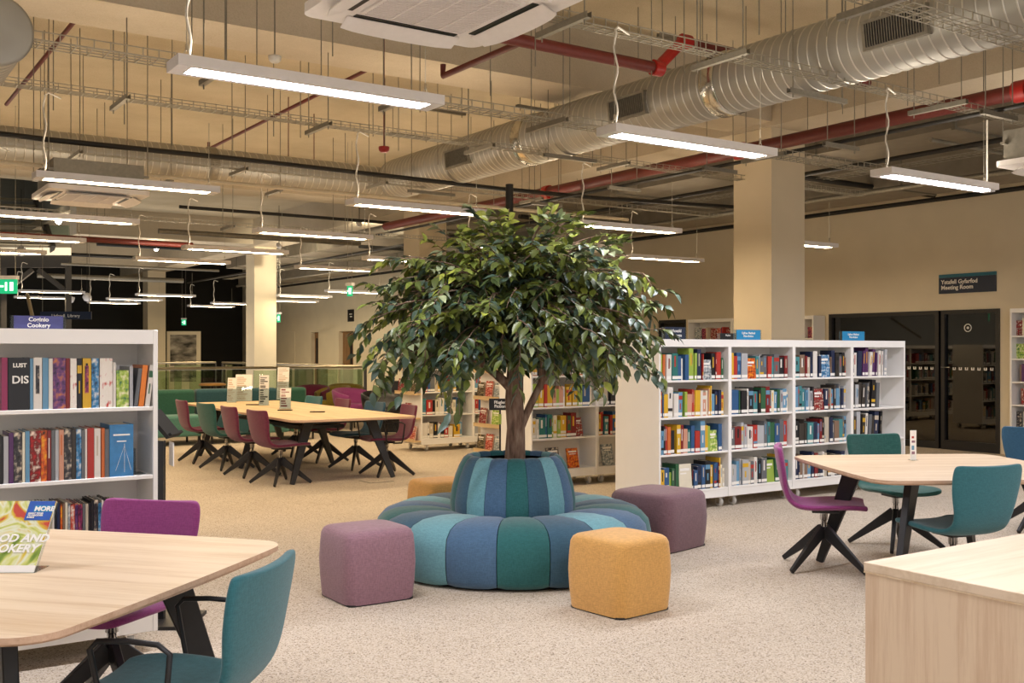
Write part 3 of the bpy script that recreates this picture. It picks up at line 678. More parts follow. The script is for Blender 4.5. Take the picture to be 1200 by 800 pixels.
# long bookcase right of the tree (A), near-left bookcase (L), rows behind (B, C, D)
AX, AY = 6.43, 7.09
shelving('long white four-bay bookcase on casters right of the tree seat', AX, AY, 4)
LX, LY = 1.456-.91*2, 5.296
shelving('white bookcase with magazines behind the near left table', LX, LY, 2)
BX, BY = 6.45, 9.14
shelving('white bookcase seen right behind the tree trunk', BX, BY, 3)
CX, CY = 7.54, 11.25
shelving('white bookcase whose end with oak ledges shows left of the tree trunk', CX, CY, 3)
DX, DY = 7.51, 13.45
shelving('furthest white bookcase, with oak display ledges on its left end', DX, DY, 4)
r = random.Random(3)
M['redprint'] = blotch('white_cover_red_print', ['#efe9e0', '#ece5da', '#efe9e0', '#c23a30'], 45, stretch=(1, 1, .5), rough=.3)
M['blue_cover'] = solid('sky_blue_cover', '#3f82b8', .3, var=.12, scale=25)
M['orange_spine'] = solid('bright_orange_cover', '#e8822e', .35)
M['green_spine'] = solid('bright_green_cover', '#3fa84e', .35)
pals = [[0, 1, 2, 3, 4, 5, 6, 7, 8, 9, 10, 15, 17, 19, 1, 5, 8, 3], [1, 2, 3, 9, 14, 18, 6, 5, 8, 19, 0, 21, 13], [0, 10, 14, 20, 18, 13, 1, 2, 9, 21, 12, 14], [0, 10, 20, 14, 1, 21, 20, 11]]
bayn = ['leftmost', 'second', 'third', 'rightmost']
for b in range(4):
    for s in range(4):
        if b == 3 and s == 0: continue
        x0 = AX+b*.91+.023; x1 = AX+(b+1)*.91-.023
        tg = [19, 18, 18, 13][b]; xe = x1 if b < 3 else x0+(.60, .50, .56)[3-s]
        if b == 3: tg = 13
        fill(x0, xe, AY+.012, BOARDS[s], r, '%s shelf, %s bay of long bookcase' % (SH[s], bayn[b]), 'books on the long white bookcase', pals[b], tg, (.2 if s > 0 else .18) if b < 3 else .25, .265 if b < 3 else .285, faces={(0, 3): (12, .11, .19, ART[5], 'pale grey'), (1, 3): (4, .12, .2, ART[3], 'orange and brown'), (2, 3): (7, .15, .23, ART[1], 'deep blue'), (2, 2): (8, .15, .22, ART[6], 'red'), (1, 0): (11, .12, .22, BK[17], 'lime green'), (0, 0): (6, .16, .25, BK[19], 'cream'), (0, 1): (14, .1, .2, ART[7], 'green')}.get((b, s)))
# hand-placed rows on the near left bookcase
def row(edges, z, where, oy=.012, sc=1.0):
    for i, e in enumerate(edges):
        a, b_, cov, h = e[:4]; art = e[4] if len(e) > 4 else None; lean = e[5] if len(e) > 5 else 0
        p0, p1 = p_on(a, LY+.012), p_on(b_, LY+.012); w = max(.006, p1-p0-.0008)
        mb = book_mesh(w, .2, h, art if art else cov, False, None if art else (e[6] if len(e) > 6 else None))
        if .03 < w < .08 and not art and i != 1: mb.bx((w*.25, -.001, h*.3), (w*.7, 0, h*.85), ART[(i*3) % 10])
        o = mb.build('book'); o.location = (p0, LY+oy, z); o.rotation_euler = (0, lean, 0)
        if lean > 0: o.location.z += w*math.sin(lean)
        nm = PALN[cov]
        if art is M['blue_cover']: mb2 = MB(); mb2.tube([(w*.62, -.0015, .02), (w*.62, -.0015, .16)], .001, M['lettering'], 4).tube([(w*.25, -.0015, .03), (w*.62, -.0015, .15), (w*.9, -.0015, .03)], .001, M['lettering'], 4).bx((w*.15, -.0015, .2), (w*.85, -.0003, .208), M['lettering']).bx((w*.3, -.0015, .17), (w*.7, -.0003, .175), M['lettering']); mb2.build('cover_print', o)
        tag(o, '%s %s book, %s from left, %s' % ('wide' if w > .05 else 'thin' if w < .02 else 'standing', nm, ORD[i], where), 'book', 'books on the near left bookcase'); nb[0] += 1
        if i == 1 and where.startswith('top'): 
            text('DIS', .05, M['lettering'], o, upright(.015, -.002, .125), bold=.001)
            text('LUST', .026, M['sticker'], o, upright(.02, -.002, .2), bold=.001)
            
row([(2, 9, 16, .245), (9.5, 35, 0, .245, None, 0), (35.3, 39, 9, .24), (39.3, 49.5, 1, .245, None, 0), (50, 57, 9, .243), (57.3, 62, 1, .24), (62.3, 77, 11, .243, ART[8]), (77.3, 82, 2, .24), (82.5, 90, 1, .24, M['redprint']), (90.5, 96, 0, .24, None, 0, 5), (97, 107, 5, .24, None, 0, 0), (107.5, 116, 8, .24, ART[1]), (117, 132, 1, .24, M['redprint']), (132.5, 136, 1, .22), (136.5, 151, 17, .18, ART[7]), (152, 156, 21, .2), (157, 161.5, 14, .19, None, .12), (162.5, 168.5, 4, .205, M['orange_spine'], .10), (170, 175.5, 1, .205, None, .12, 6)], BOARDS[3], 'top shelf of near bookcase')
row([(0, 4, 0, .22), (4.3, 10, 21, .22), (10.5, 16, 11, .235), (16.3, 26, 0, .235, ART[9]), (26.3, 29.5, 19, .235), (29.8, 35, 9, .24), (35.3, 48, 2, .24, ART[6]), (48.3, 55, 4, .24, ART[3]), (55.3, 60, 2, .24, None, 0, 1), (60.3, 64.5, 14, .24), (64.8, 69, 21, .24), (69.3, 75, 15, .24, None, 0, 4), (75.3, 84, 0, .243, ART[9]), (84.3, 89, 20, .24), (89.5, 95.5, 1, .24, ART[1]), (95.8, 99.5, 14, .235), (99.8, 102.2, 1, .24), (102.5, 110.3, 3, .243), (110.6, 118, 1, .24, None, 0, 13), (119, 122.7, 4, .24), (123, 128, 14, .235), (128.5, 156.5, 9, .255, M['blue_cover'])], BOARDS[2], 'second shelf of near bookcase')
xs = 40; i = 0; ed = []
rr = random.Random(8)
while xs < 156 and len(ed) < 30:
    w = rr.uniform(2.4, 5.6); ed.append((xs, xs+w-.3, rr.choice([0, 1, 2, 14, 21, 19, 13, 12, 10]), rr.uniform(.215, .235), ART[rr.randrange(10)] if rr.random() < .35 else None, .0)); xs += w
row(ed, BOARDS[1], 'third shelf of near bookcase')
t = thing('bookend', 'clear acrylic bookend beside the blue book on the near bookcase', 'bookend', (p_on(158.5, LY+.05), LY+.05, BOARDS[2]))
MB().bx((0, 0, 0), (.003, .12, .13), M['acrylic']).build('upright_plate', t); MB().bx((.003, 0, 0), (.05, .12, .003), M['acrylic']).build('base_plate', t)
# further rows: a few face-out individuals, the rest one object of stuff
st = MB(); r2 = random.Random(21)
for s in range(4):
    for b in range(3): 
        x0 = BX+b*.91+.023; x1 = BX+(b+1)*.91-.023
        if s == 0: continue
        fill(x0, x1, BY+.012, BOARDS[s], r2, '', '', pals[0] if b == 0 else pals[1], 16, .19, .26, stuff=st, gap=.32 if s == 1 and b == 0 else .06)
    for b in range(3): fill(CX+b*.91+.023, CX+(b+1)*.91-.023, CY+.012, BOARDS[s], r2, '', '', pals[1], 16, .18, .25, stuff=st)
    for b in range(4): fill(DX+b*.91+.023, DX+(b+1)*.91-.023, DY+.012, BOARDS[s], r2, '', '', pals[1], 14, .17, .25, stuff=st, gap=.2)
tag(st.build('books'), 'rows of books on the bookcases behind the tree', 'books', None, 'stuff')
faceout(BX+.66, BY-.0+.03, BOARDS[1], .15, .21, ART[6], 'red fantasy book standing face out, right of the trunk on the third shelf')
fx = [(.35, 0, 9, .17, .24, 'black cover book face out on the bottom shelf right of the trunk'), (.62, 0, 3, .15, .22, 'orange cover book face out on the bottom shelf right of the trunk')]
for x_, s, a_, w, h, lb in fx: faceout(BX+x_, BY+.05, BOARDS[s], w, h, ART[a_], lb)
faceout(BX+1.12, BY+.05, BOARDS[0], .16, .24, ART[5], 'grey cover book face out at the foot, beside the white end panel')
def endledges(x0, y0, depth, label, arts, nb_):
    for k, z in enumerate((.16, .50, .86, 1.22)):
        t = thing('display_ledge', label % ['lowest', 'second from bottom', 'third from bottom', 'topmost'][k], 'display ledge', (x0, y0, z), 0, 'oak display ledges')
        MB().bx((-.11, 0, -.02), (-.003, depth, 0), M['tbl2']).build('ledge_board', t); MB().bx((-.115, 0, -.02), (-.11, depth, .03), M['tbl2']).build('ledge_lip', t)
        n = nb_[k]
        for j in range(n):
            yy = y0 + depth*(j+.5)/n; w = depth/n*.85
            o = faceout(x0-.075, yy, z, min(w, .17), .21 + .02*((j*3) % 2), arts[(k*3+j) % len(arts)], 'book on the %s ledge of the %s, %s along' % (['lowest', 'lower middle', 'upper middle', 'topmost'][k], 'furthest bookcase' if depth and x0 < 7.53 else 'bookcase left of the trunk', ORD[j]), 'books on oak ledges', -PI/2, .12)
endledges(CX, CY, .62, 'oak ledge on the bookcase end just left of the trunk, %s', [ART[5], ART[2], ART[4], ART[7], ART[6], ART[1]], [3, 2, 3, 0])
endledges(DX, DY, .62, 'oak ledge on the end of the furthest bookcase, %s', [ART[2], ART[4], ART[9], ART[6], ART[5]], [2, 1, 3, 1])
# wall bookcases
def wallcase(label, y0, y1, H=2.08, nsh=6, d=.3, fillb=True, stuffmb=None, seed=4):
    t = thing('wall_bookcase', label, 'bookcase', (PW-d-.02, y0, 0)); L = y1-y0; e = .025
    for a in (0, L-e): MB().bx((0, a, 0), (d, a+e, H), M['white']).build('side_panel', t)
    MB().bx((0, e, H-.06), (d, L-e, H), M['white']).build('top_panel', t); MB().bx((d-.015, e, 0), (d, L-e, H-.06), M['back']).build('back_panel', t); MB().bx((.01, e, 0), (.03, L-e, .09), M['white']).build('plinth', t)
    zs = [.1+k*(H-.16)/nsh for k in range(nsh)]
    n = max(1, round(L/.9))
    for k in range(1, n): MB().bx((0, k*L/n-.02, .09), (d-.016, k*L/n+.02, H-.061), M['white']).build('divider', t)
    for z in zs: MB().bx((.005, e, z-.02), (d-.016, L-e, z), M['white']).build('shelf', t)
    return zs
st2 = MB(); rw = random.Random(9)
def fillwall(y0, y1, zs, skip=()):
    for i, z in enumerate(zs):
        if i in skip: continue
        y = y0+.05
        while y < y1-.1:
            if rw.random() < .35: w = rw.uniform(.13, .17); a = ART[rw.randrange(10)]; st2.bx((PW-.2, y, z), (PW-.18, y+w, z+rw.uniform(.19, .24)), a); y += w+.02
            else: w = rw.uniform(.02, .05); st2.bx((PW-.26, y, z), (PW-.1, y+w-.002, z+rw.uniform(.18, .25)), BK[rw.randrange(len(BK))]); y += w
ye = q_on(1183.5, PW-.32)
zs = wallcase('tall white wall bookcase at the right edge, right of the glass door', ye-2.2, ye); fillwall(ye-2.15, ye-.03, zs)
ya, yb = q_on(857, PW-.32), q_on(806, PW-.32)
zs = wallcase('tall white wall bookcase glimpsed over the long bookcase, left of the column', ya, yb); fillwall(ya+.03, yb-.03, zs)
ya, yb = q_on(953, PW-.32), q_on(938, PW-.32)
zs = wallcase('narrow white wall bookcase glimpsed just right of the column', ya, yb); fillwall(ya+.03, yb-.03, zs)
tag(st2.build('books'), 'books filling the tall bookcases along the right wall', 'books', None, 'stuff')

# signs
def topsign(px0, px1, y_plane, z, h, mat, lines, label, facing='front', size=None, x=None):
    p0, p1 = p_on(px0, y_plane), p_on(px1, y_plane); w = p1-p0
    t = thing('shelf_sign', label, 'sign', (p0, y_plane, z))
    MB().bx((0, 0, 0), (w, .004, h), mat).build('sign_plate', t)
    for xx in (-.012, w): MB().bx((xx, -.004, 0), (xx+.012, .03, h), M['acrylic']).build('acrylic_clip', t)
    size = size or h*.36
    for i, l in enumerate(lines): text(l, size, M['lettering'], t, upright(w/2, -.001, h*.58-i*size*1.0), align='CENTER', bold=size*.02)
    return t
topsign(16, 74, LY+.05, 1.6, .062, M['purple_sign'], ['Coginio', 'Cookery'], 'indigo shelf sign reading Coginio Cookery on the near left bookcase', size=.028)
topsign(779, 803, AY+.12, 1.6, .115, M['navy_sign'], ['Ieithoedd', 'Languages'], 'navy shelf sign reading Ieithoedd Languages at the left of the long bookcase')
topsign(844, 862, AY+.4, 1.6, .07, M['black'], ['Ffuglen'], 'small black shelf sign on the long bookcase left of the cyan one')
topsign(863, 891, AY+.12, 1.6, .10, M['blue_sign'], ['Llyfrau Ffeithiol', 'Non-fiction'], 'cyan shelf sign near the middle of the long bookcase', size=.03)
topsign(987, 1013, AY+.12, 1.6, .10, M['blue_sign'], ['Llyfrau Ffeithiol', 'Non-fiction'], 'cyan shelf sign toward the right end of the long bookcase', size=.03)
topsign(703, 722, BY+.1, 1.6, .1, M['black'], ['Teithio', 'Travel'], 'black shelf sign on the bookcase behind the white end panel')
# meeting room wall sign
ys0, ys1 = q_on(1168, PW), q_on(1101, PW); zt = HC+(HZ-322)/F*(PW/((1168-600)/F*CA+SA)); zb = HC+(HZ-344.5)/F*(PW/((1101-600)/F*CA+SA))
t = thing('wall_sign', 'navy Meeting Room sign on the cream wall above the glass door', 'sign', (PW-.02, ys1, zb)); hh = .29; ww = ys1-ys0
MB().bx((0, -ww, 0), (.019, 0, hh-.05), M['navy_sign']).build('sign_plate', t); MB().bx((0, -ww, hh-.049), (.019, 0, hh), M['teal_sign']).build('header_strip', t)
text('Ystafell Gyfarfod\nMeeting Room', .088, M['lettering'], t, upright(-.002, -.04, .145, -PI/2), bold=.002)
for a, b, zz, lb in ((q_on(415, PW), q_on(408, PW), 2.4, 'black square room sign above the nearer distant door'), (q_on(317, PW), q_on(311.5, PW), 2.3, 'black square room sign beside the left column')):
    t = thing('wall_sign', lb, 'sign', (PW-.02, a, zz)); MB().bx((0, 0, 0), (.018, b-a, .38), M['black']).build('sign_plate', t); MB().bx((-.003, (b-a)*.25, .22), (-.0005, (b-a)*.7, .25), M['lettering']).bx((-.003, (b-a)*.25, .14), (-.0005, (b-a)*.6, .17), M['lettering']).build('lettering', t)
# sign on post left of trunk
x_, y_ = pd(586, 10.4); t = thing('post_sign', 'small black sign on a slim post behind the tree seat', 'sign', (x_, y_, 0), YAW)
MB().lathe([(0, 0), (.13, 0), (.13, .01), (0, .01)], M['black'], 24).build('base_plate', t); MB().tube([(0, 0, .01), (0, 0, .92)], .009, M['black'], 8).tube([(0, 0, .76), (0, 0, .86)], .014, BK[17], 8).build('post', t)
sg = MB().bx((-.11, -.006, .9), (.11, .006, 1.015), M['black']).build('sign_plate', t)
text('Ffuglen\nFiction', .042, M['lettering'], sg, upright(0, -.007, .965), align='CENTER', bold=.001)
# exit signs
def exitsign(px, py, d, w, h, label, mat, rz=YAW):
    z = HC+(HZ-py)/F*d; x_, y_ = pd(px, d); t = thing('exit_sign', label, 'exit sign', (x_, y_, z), rz)
    MB().bx((-w/2-.01, -.035, h), (w/2+.01, .035, h+.05), M['lampbody']).build('sign_housing', t)
    MB().bx((-w/2, -.006, 0), (w/2, .006, h), mat).build('lit_panel', t)
    MB().bx((-w*.12, -.012, h*.2), (-w*.02, -.007, h*.8), M['exitwhite']).bx((w*.12, -.012, h*.2), (w*.3, -.007, h*.8), M['exitwhite']).bx((-w*.4, -.012, h*.45), (-w*.2, -.007, h*.58), M['exitwhite']).build('running_man_pictogram', t)
    for s in (-1, 1): MB().tube([(s*w*.4, 0, h+.05), (s*w*.4, 0, ZC-z)], .004, M['wire'], 5).build('hanging_rod', t)
exitsign(9, 344, 14.5, .27, .2, 'green running-man exit sign at the left edge above the bookcase', M['greenexit'])
exitsign(410, 347, 17, .13, .17, 'small green exit sign hanging left of the tree crown', M['greenexit'], YAW-.7)
exitsign(326.5, 377.5, 26, .13, .2, 'tiny distant exit sign just right of the left column', M['greenexit'], YAW-.7)
exitsign(215.5, 381, 36, .16, .2, 'tiny green exit sign on the black wall left of the left column', M['greenexit'])

# ------------------------------------------------------------------ chairs
def shell_mesh():
    prof = [(.272, .440, .185), (.268, .443, .205), (.23, .450, .235), (.13, .452, .252), (.02, .446, .254), (-.08, .438, .238), (-.15, .438, .212), (-.20, .458, .196), (-.235, .51, .198), (-.258, .58, .212), (-.275, .66, .230), (-.288, .74, .240), (-.298, .80, .240), (-.303, .828, .232), (-.304, .836, .215)]
    mb = MB(); K = 8; vs = []
    for y, z, hw in prof:
        back = max(0, min(1, (z-.46)/.2))
        for k in range(K+1):
            u = -1+2*k/K
            vs.append((u*hw, y + .03*u*u*back, z + (1-back)*(.022*abs(u)**3)))
    n = K+1; fs = [(i*n+k, i*n+k+1, (i+1)*n+k+1, (i+1)*n+k) for i in range(len(prof)-1) for k in range(K)]
    return vs, fs
def make_chair(col, arms=False, label='', loc=(0,0,0), rz=0, group=None):
    t = thing('swivel_chair', label, 'chair', loc, rz, group)
    vs, fs = shell_mesh(); o = MB().add(vs, fs, M[col], smooth=True).build('seat_shell', t)
    m = o.modifiers.new('solid', 'SOLIDIFY'); m.thickness = .034; m.offset = 1
    s = o.modifiers.new('sub', 'SUBSURF'); s.levels = 1; s.render_levels = 2
    bevel(MB().bx((-.075, -.08, .384), (.075, .10, .404), M['black']).build('seat_plate', t), .004)
    MB().lathe([(.02, .285), (.02, .33), (.026, .332), (.026, .372), (.03, .374), (.03, .384)], M['chrome'], 20).tube([(0, -.025, .27), (0, -.045, .19)], .006, M['chrome'], 8).build('stem', t)
    for k in range(4):
        a = PI/4 + k*PI/2 + .1; dx, dy = math.cos(a), math.sin(a)
        b = MB().beam((dx*.012, dy*.012, .262), (dx*.345, dy*.345, .014), .085, .036, .032, .026, M['blackwood'], side=(0,0,1))
        bevel(b.build('leg', t), .004)
    MB().lathe([(.0, .20), (.02, .20), (.024, .284), (0, .286)], M['blackwood'], 8).build('hub', t)
    if arms:
        for s in (-1, 1):
            MB().tube([(s*.09, -.05, .385), (s*.255, -.09, .40), (s*.268, -.10, .44), (s*.275, -.12, .62), (s*.27, -.08, .645), (s*.265, .02, .65), (s*.265, .115, .645), (s*.265, .14, .62), (s*.258, .10, .43), (s*.24, .09, .395), (s*.09, .06, .385)], .009, M['black'], 8).build('armrest', t)
    return t
PROTO = {}
def chair(col, arms, loc, rz, label, group):
    k = (col, arms)
    if k in PROTO: return dup(PROTO[k], (loc[0], loc[1], 0), rz, label, group)
    PROTO[k] = make_chair(col, arms, label, (loc[0], loc[1], 0), rz, group); return PROTO[k]
def face(fx, fd):      # rotation so that the chair's front (+y) points along camera-frame direction
    return math.atan2(fd, fx) - PI/2 + YAW
chair('purple', False, P(2.15, 7.18), face(.97, -.25), 'purple swivel chair seen side-on at the left of the right-hand table', 'chairs at the right-hand table')
chair('green', False, P(2.93, 7.95), face(.25, -.97), 'green swivel chair behind the right-hand table, backrest toward the bookcase', 'chairs at the right-hand table')
chair('teal', False, P(2.66, 6.28), face(-.30, .95), 'teal swivel chair with its back to the viewer before the right-hand table', 'chairs at the right-hand table')
chair('bluechair', False, P(4.41, 8.7), face(-.25, -.97), 'petrol blue chair cut off by the right edge near the wall bookcase', 'chairs at the right-hand table')
chair('teal', True, P(-1.06, 3.30), face(-.985, .17), 'teal armchair with black tube arms at the near left table', 'chairs at the near left table')
chair('purple', False, P(-1.66, 4.32), face(-.22, -.97), 'magenta swivel chair at the far side of the near left table', 'chairs at the near left table')
for i, (q, c, nm) in enumerate(((11.15, 'plum', 'plum'), (12.05, 'plum', 'plum'), (12.95, 'green', 'green'), (13.9, 'plum', 'plum'))):
    chair(c, False, (4.42, q), -PI/2 + (.12, .05, .15, 0.0)[i], '%s swivel chair on the left side of the long back table, %s from the viewer' % (nm, ORD[i]), 'chairs at the long back table')
for i, (q, c, nm) in enumerate(((11.2, 'plum', 'plum'), (12.05, 'bluechair', 'petrol blue'), (13.05, 'plum', 'plum'), (14.0, 'teal', 'teal'))):
    chair(c, True, (5.78, q), PI/2 + (-.1, .1, 0, .1)[i], '%s armchair on the right side of the long back table, %s from the viewer' % (nm, ORD[i]), 'chairs at the long back table')

# ------------------------------------------------------------------ tables
def square_table(loc, rz, S, label, H=.74, R=.14):
    t = thing('table', label, 'table', (loc[0], loc[1], 0), rz)
    o = MB().prism(rrect(S, S, R, 8, .012), H-.018, H, M['tbl'], matside=M['edge']).build('tabletop', t); bevel(o, .002)
    MB().prism(rrect(S-.03, S-.03, R, 8, .02), H-.028, H-.0181, M['edge']).build('underside_edge', t)
    k = S/2
    for sx in (-1, 1):
        for sy in (-1, 1):
            b = MB().beam((sx*(k-.36), sy*(k-.32), H-.03), (sx*(k-.17), sy*(k-.15), 0.002), .13, .045, .05, .04, M['blackwood'], side=(sx, sy*.9, 0))
            bevel(b.build('leg', t), .004)
    MB().bx((-k+.3, -k+.3, H-.06), (k-.3, -k+.34, H-.029), M['black']).bx((-k+.3, k-.34, H-.06), (k-.3, k-.3, H-.029), M['black']).bx((-k+.3, -k+.34, H-.06), (-k+.34, k-.34, H-.029), M['black']).bx((k-.34, -k+.34, H-.06), (k-.3, k-.34, H-.029), M['black']).build('underframe', t)
    return t
square_table(P(2.80, 6.84), YAW + math.radians(-2+7), 1.48, 'pale oak square table with black splayed legs at the right')
square_table(P(-1.775, 3.61), YAW + math.radians(-14.5), 1.47, 'pale oak square table with rounded corners at the near left')
# long table
t = thing('long_table', 'long oak meeting table with black legs in the left background', 'table', (5.17, 12.8, 0), math.radians(-2)); 
bevel(MB().prism(rrect(1.5, 4.5, .12, 6), .715, .74, M['tbl2'], matside=M['edge']).build('tabletop', t), .002)
for sx in (-1, 1):
    for y in (-1.85, 0, 1.85):
        bevel(MB().beam((sx*.38, y*.93, .714), (sx*.62, y, .002), .13, .05, .05, .04, M['blackwood'], side=(sx, -.2 if y < 0 else .2, 0)).build('leg', t), .004)
MB().bx((-.4, -1.75, .66), (-.35, 1.75, .714), M['black']).bx((.35, -1.75, .66), (.4, 1.75, .714), M['black']).bx((-.35, -1.75, .66), (.35, -1.7, .714), M['black']).bx((-.35, 1.7, .66), (.35, 1.75, .714), M['black']).build('underframe', t)
MB().bx((-.28, -1.2, .56), (.28, 1.2, .60), M['black']).build('cable_basket', t)
# counter lower right
zc = .9; cp = P((1012-600)/F*2.95, 2.95)
t = thing('counter', 'pale oak counter cut by the lower right corner of the view', 'counter', (cp[0], cp[1], 0))
bevel(MB().bx((0, -1.5, zc-.026), (.9, 0, zc), M['counter_top']).build('countertop', t), .0015)
MB().bx((-.0, -1.5, zc-.030), (.9, 0, zc-.0261), M['tbl']).build('edge_line', t)
bevel(MB().bx((.003, -1.49, 0), (.028, -.003, zc-.0301), M['counter_side']).build('side_panel', t), .001)
MB().bx((.028, -.028, 0), (.88, -.003, zc-.0301), M['counter_side']).build('back_panel', t)
MB().bx((.86, -1.49, 0), (.88, -.028, zc-.0301), M['counter_side']).build('end_panel', t)

# ------------------------------------------------------------------ tree seat
BC = P(0.005, 7.37)
t = thing('ring_seat', 'round fabric ring seat in blue and green wedges around the tree', 'seat', (BC[0], BC[1], 0), YAW)
NS = 18
cols = ['b_light', 'b_slate', 'b_green', 'b_navy']
a0 = -PI/2 + math.radians(4)          # centre of the green front wedge
def wedge(prof, k, name, mat, narc=6, puff=.012):
    ac = a0 + k*2*PI/NS; mb = MB(); vs = []; n = narc+1
    for r_, z in prof:
        for j in range(n):
            u = -1+2*j/narc; a = ac + u*PI/NS*.985
            pf = puff*(1-u**4); nr = 1
            vs.append(((r_)*math.cos(a), (r_)*math.sin(a), z, pf))
    out = []
    for i, (x, y, z, pf) in enumerate(vs):
        ri = i//n; r0, z0 = prof[max(0, ri-1)]; r1, z1 = prof[min(len(prof)-1, ri+1)]
        tx, tz = r1-r0, z1-z0; L = math.hypot(tx, tz) or 1; nx, nz = -tz/L, tx/L
        rr_ = math.hypot(x, y); nx, nz = (tz/L, -tx/L); 
        out.append((x + x/rr_*nx*pf, y + y/rr_*nx*pf, z + nz*pf))
    fs = [(i*n+j, i*n+j+1, (i+1)*n+j+1, (i+1)*n+j) for i in range(len(prof)-1) for j in range(narc)]
    mb.add(out, fs, M[mat], smooth=True); o = mb.build(name, t); return o
seatprof = [(.88, .025), (.93, .028), (.945, .06), (.958, .15), (.96, .24), (.945, .315), (.90, .365), (.82, .395), (.70, .405), (.58, .40), (.48, .385), (.43, .37)]
backprof = [(.43, .372), (.438, .395), (.437, .46), (.424, .54), (.402, .62), (.374, .69), (.346, .738), (.32, .757), (.30, .758), (.288, .745), (.285, .70), (.285, .60)]
seq = {0: 'b_green', -1: 'b_slate', -2: 'b_light', -3: 'b_navy', -4: 'b_green', -5: 'b_slate', -6: 'b_light', -7: 'b_navy', -8: 'b_green', 1: 'b_navy', 2: 'b_light', 3: 'b_slate', 4: 'b_green', 5: 'b_navy', 6: 'b_light', 7: 'b_slate', 8: 'b_green', 9: 'b_navy'}
cn = {'b_green': 'dark green', 'b_slate': 'slate blue', 'b_light': 'light blue', 'b_navy': 'petrol blue'}
for k in range(-8, 10):
    o = wedge(seatprof, k, 'seat_wedge', seq[k]); o['label'] = cn[seq[k]] + ' seat wedge'
    o = wedge(backprof, k, 'backrest_wedge', seq[k], puff=.006); o['label'] = cn[seq[k]] + ' backrest wedge'
MB().lathe([(.0, 0), (.88, 0), (.88, .03), (0, .03)], M['black'], 48).build('base_plinth', t)
MB().lathe([(0, .728), (.29, .728)], M['soil'], 32).build('planter_cover', t)
# poufs
def pouf(loc, rz, S, mat, label, H=.43):
    t = thing('pouf', label, 'pouf', (loc[0], loc[1], 0), rz, 'cube poufs round the ring seat')
    mb = MB(); n = 12; prof = [(0, .955), (.02, .965), (.12, 1.0), (.22, 1.02), (.32, 1.0), (.385, .975), (.41, .94), (.423, .88), (.43, .7), (.434, .35)]
    K = 48; vs = []
    def sup(a, e):
        c, s = math.cos(a), math.sin(a); return (abs(c)**(2/e)*(1 if c >= 0 else -1), abs(s)**(2/e)*(1 if s >= 0 else -1))
    for i, (z, k_) in enumerate(prof):
        e = 6.5 if i < 6 else 6.5 - (i-5)*.6
        for k in range(K):
            x, y = sup(2*PI*k/K, e); vs.append((x*S/2*k_, y*S/2*k_, z*H/.434+.008))
    fs = [(i*K+k, i*K+(k+1) % K, (i+1)*K+(k+1) % K, (i+1)*K+k) for i in range(len(prof)-1) for k in range(K)]
    o = len(vs); vs.append((0, 0, H+.01)); fs += [((len(prof)-1)*K+k, (len(prof)-1)*K+(k+1) % K, o) for k in range(K)]
    mb.add(vs, fs, M[mat], smooth=True); mb.build('cushion_body', t)
    MB().prism(rrect(S*.92, S*.92, .04), 0, .012, M['black']).build('base_board', t)
    return t
def corner_center(px, py, th, S):  # near floor corner + heading in camera frame
    d = HC*F/(py-HZ); x = (px-600)/F*d; a = math.radians(th)
    x += S/2*(math.cos(a)-math.sin(a)); d += S/2*(math.sin(a)+math.cos(a)); return P(x, d)
pouf(corner_center(408, 714, 34, .47), YAW+math.radians(34), .47, 'mauve', 'pinkish mauve cube pouf left of the ring seat')
pouf(corner_center(727, 729, 40, .46), YAW+math.radians(40), .46, 'mustard', 'mustard yellow cube pouf at the front right of the ring seat')
pouf(corner_center(783, 651, 47, .58), YAW+math.radians(47), .58, 'mauve2', 'dusky mauve cube pouf behind the mustard one')
pouf(P(-.58, 8.62), YAW+math.radians(34), .46, 'mustard', 'mustard cube pouf half hidden behind the ring seat')

# ------------------------------------------------------------------ tree
TX, TY = P(.02, 7.37)
t = thing('ficus_tree', 'artificial ficus tree growing from the middle of the ring seat', 'tree', (TX, TY, 0), YAW)
# local axes: x right, y away, z up
def bez(a, b, c, n=8):
    a, b, c = Vector(a), Vector(b), Vector(c); return [a*(1-s)**2 + b*2*s*(1-s) + c*s*s for s in [i/n for i in range(n+1)]]
tr = MB(); trunkpts = [(.0, 0, .60), (.0, 0, .72), (.008, 0, .95), (-.005, 0, 1.15), (.005, 0, 1.4), (-.01, 0, 1.65), (-.015, .01, 1.9), (-.02, 0, 2.1), (0, 0, 2.25)]
trs = [.078, .074, .064, .064, .058, .054, .046, .034, .02]
tr.tube(trunkpts, .06, M['bark'], 16, rs=trs)
tr.build('trunk', t)
rl = random.Random(77)
br = MB()
def tp(z):
    for (x0, y0, z0), (x1, y1, z1) in zip(trunkpts, trunkpts[1:]):
        if z0 <= z <= z1: k = (z-z0)/(z1-z0); return Vector((x0+(x1-x0)*k, y0+(y1-y0)*k, z))
    return Vector(trunkpts[-1])
